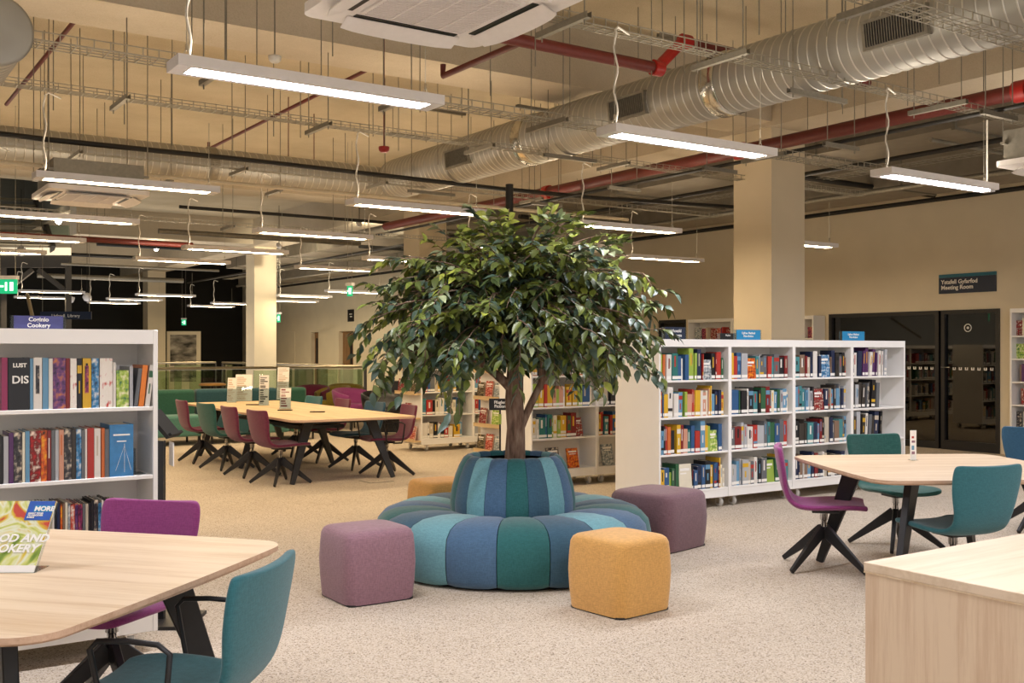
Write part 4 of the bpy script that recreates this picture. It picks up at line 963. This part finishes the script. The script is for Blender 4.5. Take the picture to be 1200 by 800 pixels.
# visible stems
br.tube(bez((.0, 0, 1.20), (-.1, -.05, 1.32), (-.30, -.1, 1.45)), .03, M['bark'], 10, rs=[.04-.0025*i for i in range(9)])
br.tube(bez((.03, .02, .92), (.12, .02, 1.15), (.27, .02, 1.42)), .03, M['bark'], 10, rs=[.030-.001*i for i in range(9)])
br.tube(bez((.18, .02, 1.22), (.2, -.02, 1.4), (.17, -.05, 1.6)), .02, M['bark'], 8, rs=[.022-.001*i for i in range(9)])
leaves = MB()
def leaf(pos, d, up, L, Wd, mat):
    d = d.normalized(); s = d.cross(up)
    if s.length < .05: s = d.orthogonal()
    s.normalize(); nrm = s.cross(d).normalized(); 
    f = .18; pts = []
    prof = [(0, .02), (.18, .62), (.42, 1.0), (.68, .72), (.88, .28), (1.0, .02)]
    for x, w in prof:
        c = pos + d*(x*L) - nrm*(.25*L*x*x)
        pts.append(c - nrm*0); pts.append(c + s*(w*Wd/2) + nrm*(w*Wd*f)); pts.append(c - s*(w*Wd/2) + nrm*(w*Wd*f))
    fs = []
    for i in range(len(prof)-1):
        a = i*3; b = a+3; fs += [(a, b, b+1, a+1), (b, a, a+2, b+2)]
    leaves.add(pts, fs, mat, smooth=True)
def surface(az, el):   # crown outline
    c = Vector((0.0, 0, 1.60)); ce = math.cos(el)
    r = ce**.8 if el > 0 else 1.0 - .25*abs(el)
    z = .84*math.sin(el)**.9 if el > 0 else .9*el
    r *= 1.0 + .05*math.cos(az-PI) + .06*math.sin(az*5+1.0) - .03*math.sin(az*3)
    return c + Vector((math.cos(az)*r*.98, math.sin(az)*r*.98, z))
crng = [0, 1, 2, 3]
NB = 265
for i in range(NB):
    az = (i*2.39996) % (2*PI); s = (i+.5)/NB
    el = math.asin(min(1, max(-1, -.24 + 1.22*s))) if s < .97 else 1.35
    tip = surface(az, el)
    k = rl.uniform(.62, 1.0); c = Vector((0.0, 0, 1.60)); tip = c + (tip-c)*k + Vector((rl.gauss(0, .05), rl.gauss(0, .05), rl.gauss(0, .04)))
    if el < 0 and tip.x < -.45: tip.z -= rl.uniform(0, .10)
    st_ = tp(min(2.1, max(1.35, 1.25 + (tip.z-1.2)*.55)))
    mid = (st_+tip)/2 + Vector((0, 0, .12 + .16*(1-max(0, el)/1.5)))
    mid.x += (tip.x-st_.x)*.12; mid.y += (tip.y-st_.y)*.12
    pts = bez(st_, mid, tip, 10)
    br.tube(pts, .008, M['bark'], 5, rs=[.014-.0011*j for j in range(11)], cap=False)
    # twigs
    base_d = (pts[-1]-pts[-3]).normalized()
    nt_ = 4 if el > 0 else 5
    sun = el > .55
    for w in range(nt_):
        f0 = .45 + .5*w/nt_ if w < nt_-1 else 1.0
        idx = f0*10; a = pts[min(10, int(idx))]
        dd = (base_d + Vector((rl.gauss(0, .5), rl.gauss(0, .5), rl.gauss(-.05, .35)))).normalized()
        Lw = rl.uniform(.14, .26)
        end = a + dd*Lw + Vector((0, 0, -.12*Lw - (.04 if el < .1 else 0)))
        tw = bez(a, a+dd*Lw*.6+Vector((0, 0, .02)), end, 4)
        br.tube(tw, .003, M['bark'], 4, rs=[.004, .0035, .003, .0025, .002], cap=False)
        nl = 10
        mclass = rl.random()
        for j in range(nl):
            f = (j+1)/nl*4; q = tw[min(4, int(f))] + (tw[min(4, int(f)+1)]-tw[min(4, int(f))])*(f-int(f))
            sd = 1 if j % 2 else -1
            axis = (tw[-1]-tw[0]).normalized(); sidev = axis.cross(Vector((0, 0, 1)))
            if sidev.length < .1: sidev = Vector((1, 0, 0))
            if q.z < 1.40 and math.hypot(q.x, q.y) < .55: continue
            ld = (axis*.6 + sidev.normalized()*sd*.7 + Vector((rl.gauss(0, .3), rl.gauss(0, .3), rl.uniform(-.6, .18) + (.35 if tip.z > 2.2 else 0)))).normalized()
            L = rl.uniform(.065, .112)
            u = rl.random()
            if (tip.z > 2.1 and mclass < .6) or (mclass < .16): mt = 4 if u < .35 else 2 if u < .75 else 0
            elif mclass > .8: mt = 5 if u < .5 else 3
            else: mt = [0, 1, 3, 2][min(3, int(u*4.3*.92))]
            leaf(q, ld, Vector((rl.gauss(0, .3), rl.gauss(0, .3), 1)), L, L*.5, M['leafs'][mt])
# a few drooping sprays seen below the crown
for (x, y, z, x2, y2, z2, n) in ((-.75, -.25, 1.55, -.98, -.3, 1.17, 16), (-.3, -.55, 1.6, -.43, -.6, 1.0, 26), (-.36, -.5, 1.5, -.36, -.62, 1.08, 20), (.75, -.2, 1.66, 1.0, -.25, 1.52, 12), (.5, -.3, 1.5, .76, -.4, 1.32, 8), (-.55, -.4, 1.6, -.60, -.5, 1.28, 16), (.45, -.45, 1.55, .52, -.5, 1.36, 12)):
    pts = bez((x, y, z), ((x+x2)/2*1.05, (y+y2)/2, z+.02), (x2, y2, z2), 8)
    br.tube(bez(tp(1.6), (x*.5, y*.5, z+.2), (x, y, z), 6), .008, M['bark'], 5, cap=False)
    br.tube(pts, .003, M['bark'], 4, cap=False)
    for j in range(n):
        f = j/n*8; q = pts[int(f)] + (pts[min(8, int(f)+1)]-pts[int(f)])*(f-int(f))
        leaf(q, Vector((rl.gauss(0, .6), rl.gauss(0, .5), -.7)), Vector((0, -1, .4)), rl.uniform(.09, .13), .05, M['leafs'][rl.choice([0, 1, 3, 2, 0])])
for (x, y, z, x2, y2, z2) in ((-.05, 0, 2.3, -.04, 0, 2.50), (.2, 0, 2.3, .27, .0, 2.52), (.12, .1, 2.3, .2, .1, 2.48), (-.3, 0, 2.2, -.42, 0, 2.38), (.35, .1, 2.2, .42, .1, 2.42), (-.15, -.1, 2.3, -.2, -.15, 2.44)):
    pts = bez((x, y, z), ((x+x2)/2, y2, (z+z2)/2), (x2, y2, z2), 8); br.tube(bez(tp(2.0), (x*.6, y*.6, z-.15), (x, y, z), 5), .005, M['bark'], 4, cap=False); br.tube(pts, .003, M['bark'], 4, cap=False)
    for j in range(14):
        f = j/14*8; q = pts[int(f)] + (pts[min(8, int(f)+1)]-pts[int(f)])*(f-int(f))
        leaf(q, Vector((rl.gauss(0, .7), rl.gauss(0, .5), rl.uniform(.1, .9))), Vector((0, -1, .5)), rl.uniform(.07, .1), .042, M['leafs'][rl.choice([4, 2, 4, 0])])
br.build('branches', t)
fo = leaves.build('foliage', t); fo['kind'] = 'stuff'

# ------------------------------------------------------------------ small things
# Food and cookery display on near left table
d_ = 3.55; x_, y_ = P(-1.748, d_)
t = thing('leaflet_display', 'colourful Food and Cookery cover on a leaning stand on the near left table', 'display', (x_, y_, .741), YAW)
T = Matrix.Rotation(math.radians(-40), 4, 'X')
m_, nt, b = newmat('food_photo_cover')
nz = N(nt, 'ShaderNodeTexNoise', Scale=7.0, Detail=3.0, Distortion=1.2); nt.links.new(mapped(nt), nz.inputs['Vector'])
nt.links.new(ramp(nt, nz.outputs['Fac'], [(.3, lin('#4f7330')), (.40, lin('#86a04a')), (.47, lin('#cfd27a')), (.52, lin('#dfe3cc')), (.58, lin('#d6be45')), (.66, lin('#c24f42'))]), b.inputs['Base Color']); b.inputs['Roughness'].default_value = .25
M['food'] = m_
MB().bx((-.14, 0, .028), (.115, .003, .285), M['food'], T).build('printed_cover', t)
MB().bx((-.14, 0, 0), (.115, .003, .0279), M['paper'], T).bx((-.14, .0031, 0), (.115, .006, .285), M['paper'], T).build('white_backing', t)
MB().bx((-.146, .0062, 0), (.122, .008, .288), M['acrylic'], T).bx((-.146, -.003, -.0), (.122, .11, .002), M['acrylic']).build('acrylic_stand', t)
MB().bx((.022, -.002, .205), (.113, -.0005, .283), solid('cover_blue', '#2f5cb5', .3), T).bx((.045, -.0026, .238), (.113, -.002, .265), M['blue_sign'], T).build('corner_badge', t)
text('MORE', .026, M['lettering'], t, T @ upright(.048, -.0030, .242), bold=.001)
text('GREAT TITLES\nTO DISCOVER\nINSIDE', .0085, M['lettering'], t, T @ upright(.03, -.0028, .229), bold=.0003)
text('FOOD AND\nCOOKERY', .043, M['lettering'], t, T @ upright(-.098, -.0028, .118), bold=.0014, shear=.15)
# tent card on right table
x_, y_ = at(1070, 539, .74); t = thing('table_card', 'slim white upright card standing on the right-hand table', 'card', (x_, y_, .741), YAW+.1)
MB().bx((-.022, -.004, .002), (.022, .0, .205), M['paper']).build('card_face', t); MB().bx((-.024, -.03, 0), (.024, .03, .002), M['acrylic']).build('foot', t)
for i in range(9): pass
MB().bx((-.012, -.0052, .04), (.01, -.0041, .06), M['mauve']).bx((-.012, -.0052, .07), (.006, -.0041, .10), BK[9]).bx((-.012, -.0052, .12), (.012, -.0041, .135), M['mauve']).bx((-.012, -.0052, .15), (.004, -.0041, .165), BK[3]).build('printed_lines', t)
# leaflet holders on long table
def holder(px, pyb, w, h, label, art, rz=0, two=False):
    x_, y_ = at(px, pyb, .74); t = thing('leaflet_holder', label, 'leaflet holder', (x_, y_, .741), YAW+rz)
    T = Matrix.Rotation(math.radians(-9), 4, 'X')
    MB().bx((-w/2, 0, .003), (w/2, .004, h), M['paper'], T).build('leaflet', t)
    pr = MB(); rx = random.Random(int(px)); z = .03
    while z < h-.03:
        q = rx.uniform(.006, .02); pr.bx((-w*.4, -.0015, z), (-w*.4+w*.8*rx.uniform(.4, 1), -.0005, z+q), art, T); z += q+rx.uniform(.008, .02)
    pr.build('printed_lines', t)
    MB().bx((-w/2-.004, -.004, 0), (w/2+.004, -.002, h*.55), M['acrylic'], T).bx((-w/2-.004, .005, 0), (w/2+.004, .007, h+.005), M['acrylic'], T).bx((-w/2-.004, -.004, -.0), (w/2+.004, .07, .003), M['acrylic']).build('acrylic_stand', t)
pl = solid('pale_print', '#cdb9a6', .6)
holder(271, 471.5, .13, .36, 'narrow white leaflet holder furthest left on the long table', pl)
holder(285.5, 470, .24, .40, 'broad white notice in a holder on the long table, second from the left', pl, .15)
holder(309, 475, .13, .42, 'tall printed leaflet with black drawings on the long table', M['blackmat'], .1)
holder(331, 468, .18, .50, 'tall white leaflet with small picture at the back of the long table', pl, 0)
holder(334, 479, .14, .27, 'grey leaflet rack with red print in front on the long table', BK[2], 0)
for px, py, lb in ((296, 474, 'left'), (372, 482.5, 'right'), (334, 480.5, 'middle')):
    x_, y_ = at(px, py+.5, .74); o = MB().bx((-.09, -.03, 0), (.09, .03, .012), M['blackmat']).build('power_hub'); o.location = (x_, y_, .741); o.rotation_euler = (0, 0, YAW); bevel(o, .004); tag(o, 'flat black power hub on the long table, the %s of three' % lb, 'power socket')
# catalogue stand behind the near bookcase
x_, y_ = pd(188.5, 5.75); t = thing('catalogue_stand', 'black tablet stand with hanging white sheet beside the near bookcase', 'stand', (x_, y_, 0), YAW)
MB().bx((-.02, -.02, .02), (.02, .02, 1.0), M['black']).build('post', t); MB().bx((-.2, -.18, 0), (.2, .18, .02), M['black']).build('base_plate', t)
T = Matrix.Translation((.035, 0, 1.07)) @ Matrix.Rotation(math.radians(50), 4, 'Y')
MB().bx((-.12, -.11, -.01), (.06, .10, .01), M['blackmat'], T).build('tilted_panel', t); MB().bx((.045, -.10, .01), (.06, .10, .026), M['blackmat'], T).build('panel_lip', t)
MB().bx((.055, -.06, .86), (.059, .06, .99), M['paper'], Matrix.Rotation(.5, 4, 'Z')).build('hanging_sheet', t)
# floor socket plate
x_, y_ = at(441, 563.5, 0); t = thing('floor_box', 'flat floor socket plate set in the carpet before the long table', 'floor socket', (x_, y_, 0), 0)
MB().bx((-.15, -.15, 0), (.15, .15, .004), M['galvdull']).build('frame', t); MB().bx((-.135, -.135, .004), (.135, .135, .006), M['carpet']).build('lid', t)

# ------------------------------------------------------------------ far left: sofa, armchairs, balustrade, stair
SY = 16.35
def sofa_mod(x0, x1, back, seat, label):
    t = thing('sofa_module', label, 'sofa', (x0, SY, 0), 0, 'modules of the high-backed sofa'); w = x1-x0-.01
    o = weld(MB().bx((0, .55, .1), (w, .8, .86), M[back]).build('backrest', t)); bevel(o, .06, 4)
    o = weld(MB().bx((0, 0, .14), (w, .55, .47), M[seat]).build('seat_cushion', t)); bevel(o, .05, 4)
    for x in (.1, w-.1):
        for y in (.08, .7): MB().tube([(x, y, 0), (x, y, .14)], .018, M['black'], 8).build('leg', t)
xs_ = [p_on(p, SY) for p in (150, 243, 300, 341, 376)]
for i, (b_, s_, nm) in enumerate((('sofag', 'sofal', 'green high-backed sofa module at the left end'), ('sofab', 'sofab', 'petrol blue sofa module, second from the left end'), ('sofab', 'sofal', 'petrol blue sofa module behind the leaflet holders'), ('sofag', 'sofag', 'green sofa module at the right end of the run'))):
    sofa_mod(xs_[i], xs_[i+1], b_, s_, nm)
def tub(px, d, mat, label, rz, s=1.0):
    x_, y_ = pd(px, d); t = thing('tub_armchair', label, 'armchair', (x_, y_, 0), rz)
    mb = MB(); vs = []; K = 20; rows = [(.24, .36), (.30, .40), (.35, .52), (.37, .66), (.375, .76), (.34, .78), (.31, .66), (.28, .50), (.0, .47)]
    for r_, z in rows:
        for k in range(K+1):
            a = -PI*.25 + k*PI*1.5/K; u = abs(k/K-.5)*2
            zz = z if z < .48 else .47+(z-.47)*(1-.45*u**2)
            vs.append((r_*math.cos(a)*s*1.05, r_*math.sin(a)*s, zz*s))
    n = K+1; mb.add(vs, [(i*n+k, i*n+k+1, (i+1)*n+k+1, (i+1)*n+k) for i in range(len(rows)-1) for k in range(K)], M[mat], smooth=True)
    mb.lathe([(0, .36), (.27, .36), (.31, .40), (.31, .46), (.28, .48), (0, .485)], M[mat], 28); mb.build('upholstered_shell', t)
    for k in range(4):
        a = PI/4+k*PI/2; MB().tube([(.12*math.cos(a), .12*math.sin(a), .37), (.27*math.cos(a), .27*math.sin(a), 0)], .014, M['blackwood'], 8).build('leg', t)
tub(413, 19.8, 'purple', 'purple tub armchair behind the right end of the sofa', YAW+PI*.25)
tub(389, 21.3, 'olive', 'olive tub armchair left of the purple one by the balustrade', YAW-PI*.3)
tub(405, 22.3, 'olive', 'pale olive tub armchair nearest the end of the balustrade', YAW+.3)
tub(364, 21.5, 'plum', 'plum tub armchair seen through the balustrade glass', YAW)
tub(449, 18.3, 'black', 'black tub chair in front of the black cabinet', YAW+PI*.2)
x_, y_ = pd(458, 19.0); t = thing('book_cabinet', 'black low cabinet with books on top left of the furthest bookcase', 'cabinet', (x_, y_, 0), YAW)
MB().bx((-.22, 0, 0), (.26, .4, .9), M['black']).build('cabinet_body', t); MB().bx((-.24, -.01, .9), (.28, .41, .93), M['black']).build('cabinet_top', t)
x_, y_ = pd(249, 20.5); t = thing('side_table', 'round yellow side table just showing over the sofa back', 'side table', (x_, y_, 0)); MB().lathe([(0, .80), (.24, .80), (.26, .81), (.26, .83), (.22, .85), (0, .85)], M['mustard'], 28).build('table_top', t); MB().tube([(0, 0, 0), (0, 0, .8)], .03, M['black'], 10).lathe([(0, 0), (.18, 0), (.18, .015), (0, .02)], M['black'], 20).build('pedestal', t)
# balustrade
def balu(label, pts, z=1.1):
    t = thing('glass_balustrade', label, 'balustrade'); 
    for a, b in zip(pts, pts[1:]):
        MB().tube([(a[0], a[1], z), (b[0], b[1], z)], .032, M['handrail'], 10).build('handrail', t)
        L = math.hypot(b[0]-a[0], b[1]-a[1]); n = max(1, round(L/1.5))
        for k in range(n):
            f0, f1 = k/n+.01, (k+1)/n-.01; q0 = (a[0]+(b[0]-a[0])*f0, a[1]+(b[1]-a[1])*f0); q1 = (a[0]+(b[0]-a[0])*f1, a[1]+(b[1]-a[1])*f1)
            MB().beam((q0[0], q0[1], .55), (q1[0], q1[1], .55), .98, .015, .98, .015, M['balglass'], side=(0,0,1)).build('glass_panel', t)
    for x, y in (pts[0], pts[-1]): MB().tube([(x, y, 0), (x, y, z)], .03, M['steel'], 8).build('end_post', t)
balu('glass balustrade with steel handrail along the near side of the atrium', [(2.5, 22.6), (11.1, 22.6)])
balu('glass balustrade along the right side of the atrium', [(11.15, 22.75), (11.15, 33.1)])
balu('glass balustrade along the far side of the atrium', [(2.5, 33.3), (11.0, 33.3)])
# exhibition panels
def expanel(px0, px1, d, label, pic):
    xa, ya = pd(px0, d); xb, yb = pd(px1, d); w = math.hypot(xb-xa, yb-ya); H = HC+(HZ-388)/F*d
    t = thing('exhibition_panel', label, 'display panel', (xa, ya, 0), YAW)
    MB().bx((0, 0, 0), (w, .05, H), M['wall']).build('panel_frame', t)
    MB().bx((w*.1, -.006, .95), (w*.88, -.0005, H-.12), blotch('old_photo_print', ['#2a2824', '#7e776b', '#b9b1a3'], 2.2, stretch=(1, 1, 2.5), rough=.6) if pic else bpy.data.materials['old_photo_print']).build('photo_print', t)
    MB().bx((w*.1, -.006, .4), (w*.88, -.0005, .9), bpy.data.materials['old_photo_print']).build('lower_print', t)
expanel(195.5, 235, 36.2, 'white display panel with old black-and-white street photographs', True)
expanel(160, 193, 37.2, 'white display panel with old photograph, half hidden by the near bookcase', False)
def spot(px, py, d, target, lb):
    a = PZ(px, py, d); t = thing('spotlight', lb, 'spotlight', a)
    v = (Vector(target)-Vector(a)); q = v.to_track_quat('-Z', 'Y').to_matrix().to_4x4()
    MB().lathe([(0, .1), (.05, .1), (.055, .0), (.05, -.06), (.045, -.06)], M['lampbody'], 16, q).build('spot_can', t); MB().lathe([(0, -.05), (.025, -.05)], M['bulb'], 16, q).build('spot_lens', t)
    MB().tube([(0, 0, .05), (0, 0, ZC-a[2])], .01, M['galvdull'], 6).build('drop_rod', t)
    li = bpy.data.lights.new('spot_beam', 'SPOT'); li.energy = 330; li.spot_size = 1.7; li.spot_blend = .7; li.color = (1, .86, .62); li.shadow_soft_size = .05
    lo = bpy.data.objects.new('spot_beam', li); C.objects.link(lo); lo.parent = t; lo.matrix_local = q @ Matrix.Translation((0, 0, -.08))
def PZ(px, py, d): x_, y_ = pd(px, d); return (x_, y_, HC+(HZ-py)/F*d)
spot(327, 288, 24.5, (PW, 31, 1.8), 'small spotlight beside the top of the left column')
spot(421, 262, 21.5, (PW, 25.5, 1.6), 'added fill spotlight high left of the tree crown')  # extra spotlight added to brighten the far right wall
# steel stair and structure, far left
t = thing('steel_staircase', 'grey steel stair with lit treads over the far left balcony', 'staircase', (0, 0, 0))
def PZ(px, py, d): x_, y_ = pd(px, d); return (x_, y_, HC+(HZ-py)/F*d)
D = 28
for px, wd in ((80, .14), (4, .14)):
    a = PZ(px, 300, D); MB().bx((a[0]-wd/2, a[1]-wd/2, 0), (a[0]+wd/2, a[1]+wd/2, a[2]), M['steel']).build('steel_post', t)
MB().beam(PZ(-40, 306, D), PZ(82, 306, D), .34, .2, .34, .2, M['steel'], side=(0,0,1)).build('steel_girder', t)
MB().beam(PZ(-40, 294.5, D-.1), PZ(82.5, 294.5, D-.1), .2, .1, .2, .1, M['glowband'], side=(0,0,1)).build('lit_fascia', t)
for a_, b_ in (((45, 316), (76, 340)), ((38, 316), (10, 338))): MB().beam(PZ(a_[0], a_[1], D), PZ(b_[0], b_[1], D), .12, .1, .12, .1, M['steel'], side=(0,0,1)).build('diagonal_brace', t)
for k in range(8):
    y0 = 232+k*7.4; MB().beam(PZ(-40, y0, D+1-.2*k), PZ(42+k*2.2, y0+2.5, D+1-.2*k), .05, .3, .05, .3, M['handrail'], side=(0,0,1)).build('stair_tread', t)
MB().beam(PZ(41, 228, D+1), PZ(62, 292, D-.2), .25, .1, .25, .1, M['steel'], side=(0,0,1)).build('stringer', t)
MB().beam(PZ(58, 262, D+.5), PZ(81, 262, D+.5), .9, .06, .9, .06, solid('stair_cladding', '#8f9a88', .5), side=(0,0,1)).build('side_cladding', t)
MB().tube([PZ(32, 345, 17), PZ(41, 385, 16.2)], .03, M['handrail'], 8).build('handrail', t)
def pend(px, py, d, label, bulb=True, r=.09):
    a = PZ(px, py, d); t = thing('pendant_lamp', label, 'pendant lamp', a)
    MB().lathe([(0, -r), (r*.6, -r*.8), (r, 0), (r*.6, r*.8), (.01, r)], M['bulb' if bulb else 'lampbody'], 20).build('lamp_globe', t)
    MB().tube([(0, 0, r), (0, 0, ZC-a[2])], .006, M['cable'], 5).build('cord', t)
pend(68.5, 259, 26, 'bright round bulb hanging before the steel stair', True, .08)
pend(183, 291, 26, 'small bright round bulb above the slender far column', True, .06)
pend(25, 294, 22, 'white globe pendant at the left edge below the lamps', False, .11)
pend(102, 348, 28, 'bell shaped white pendant right of the steel stair post', False, .12)
pend(83, 351, 30, 'small bell shaped pendant next to the steel stair post', False, .1)
a = PZ(47, 374, 24); t = thing('hanging_sign', 'navy hanging sign board over the void at far left', 'sign', a, YAW); MB().bx((0, 0, 0), (1.18, .03, .18), M['navy_sign']).build('sign_plate', t)
text('Llyfrgell  Library', .1, M['sticker'], t, upright(.59, -.003, .05), align='CENTER')
for x in (.05, 1.13): MB().tube([(x, .015, .18), (x, .015, ZC-a[2])], .005, M['wire'], 5).build('hanging_wire', t)

# ------------------------------------------------------------------ light, camera
w = bpy.data.worlds.new('world'); bpy.context.scene.world = w; w.use_nodes = True
bg = w.node_tree.nodes['Background']; bg.inputs[0].default_value = (1.0, .94, .88, 1); bg.inputs[1].default_value = .9
cam = bpy.data.cameras.new('camera'); cam.lens = F/1200*36; cam.sensor_width = 36; cam.shift_y = 10/1200; cam.clip_end = 200
co = bpy.data.objects.new('camera', cam); C.objects.link(co); co.location = (0, 0, HC); co.rotation_euler = (PI/2, 0, YAW)
sc = bpy.context.scene; sc.camera = co
sc.view_settings.view_transform = 'Standard'; sc.view_settings.look = 'None'; sc.view_settings.gamma = 1; sc.view_settings.use_curve_mapping = False
sc.view_settings.exposure = 0.1
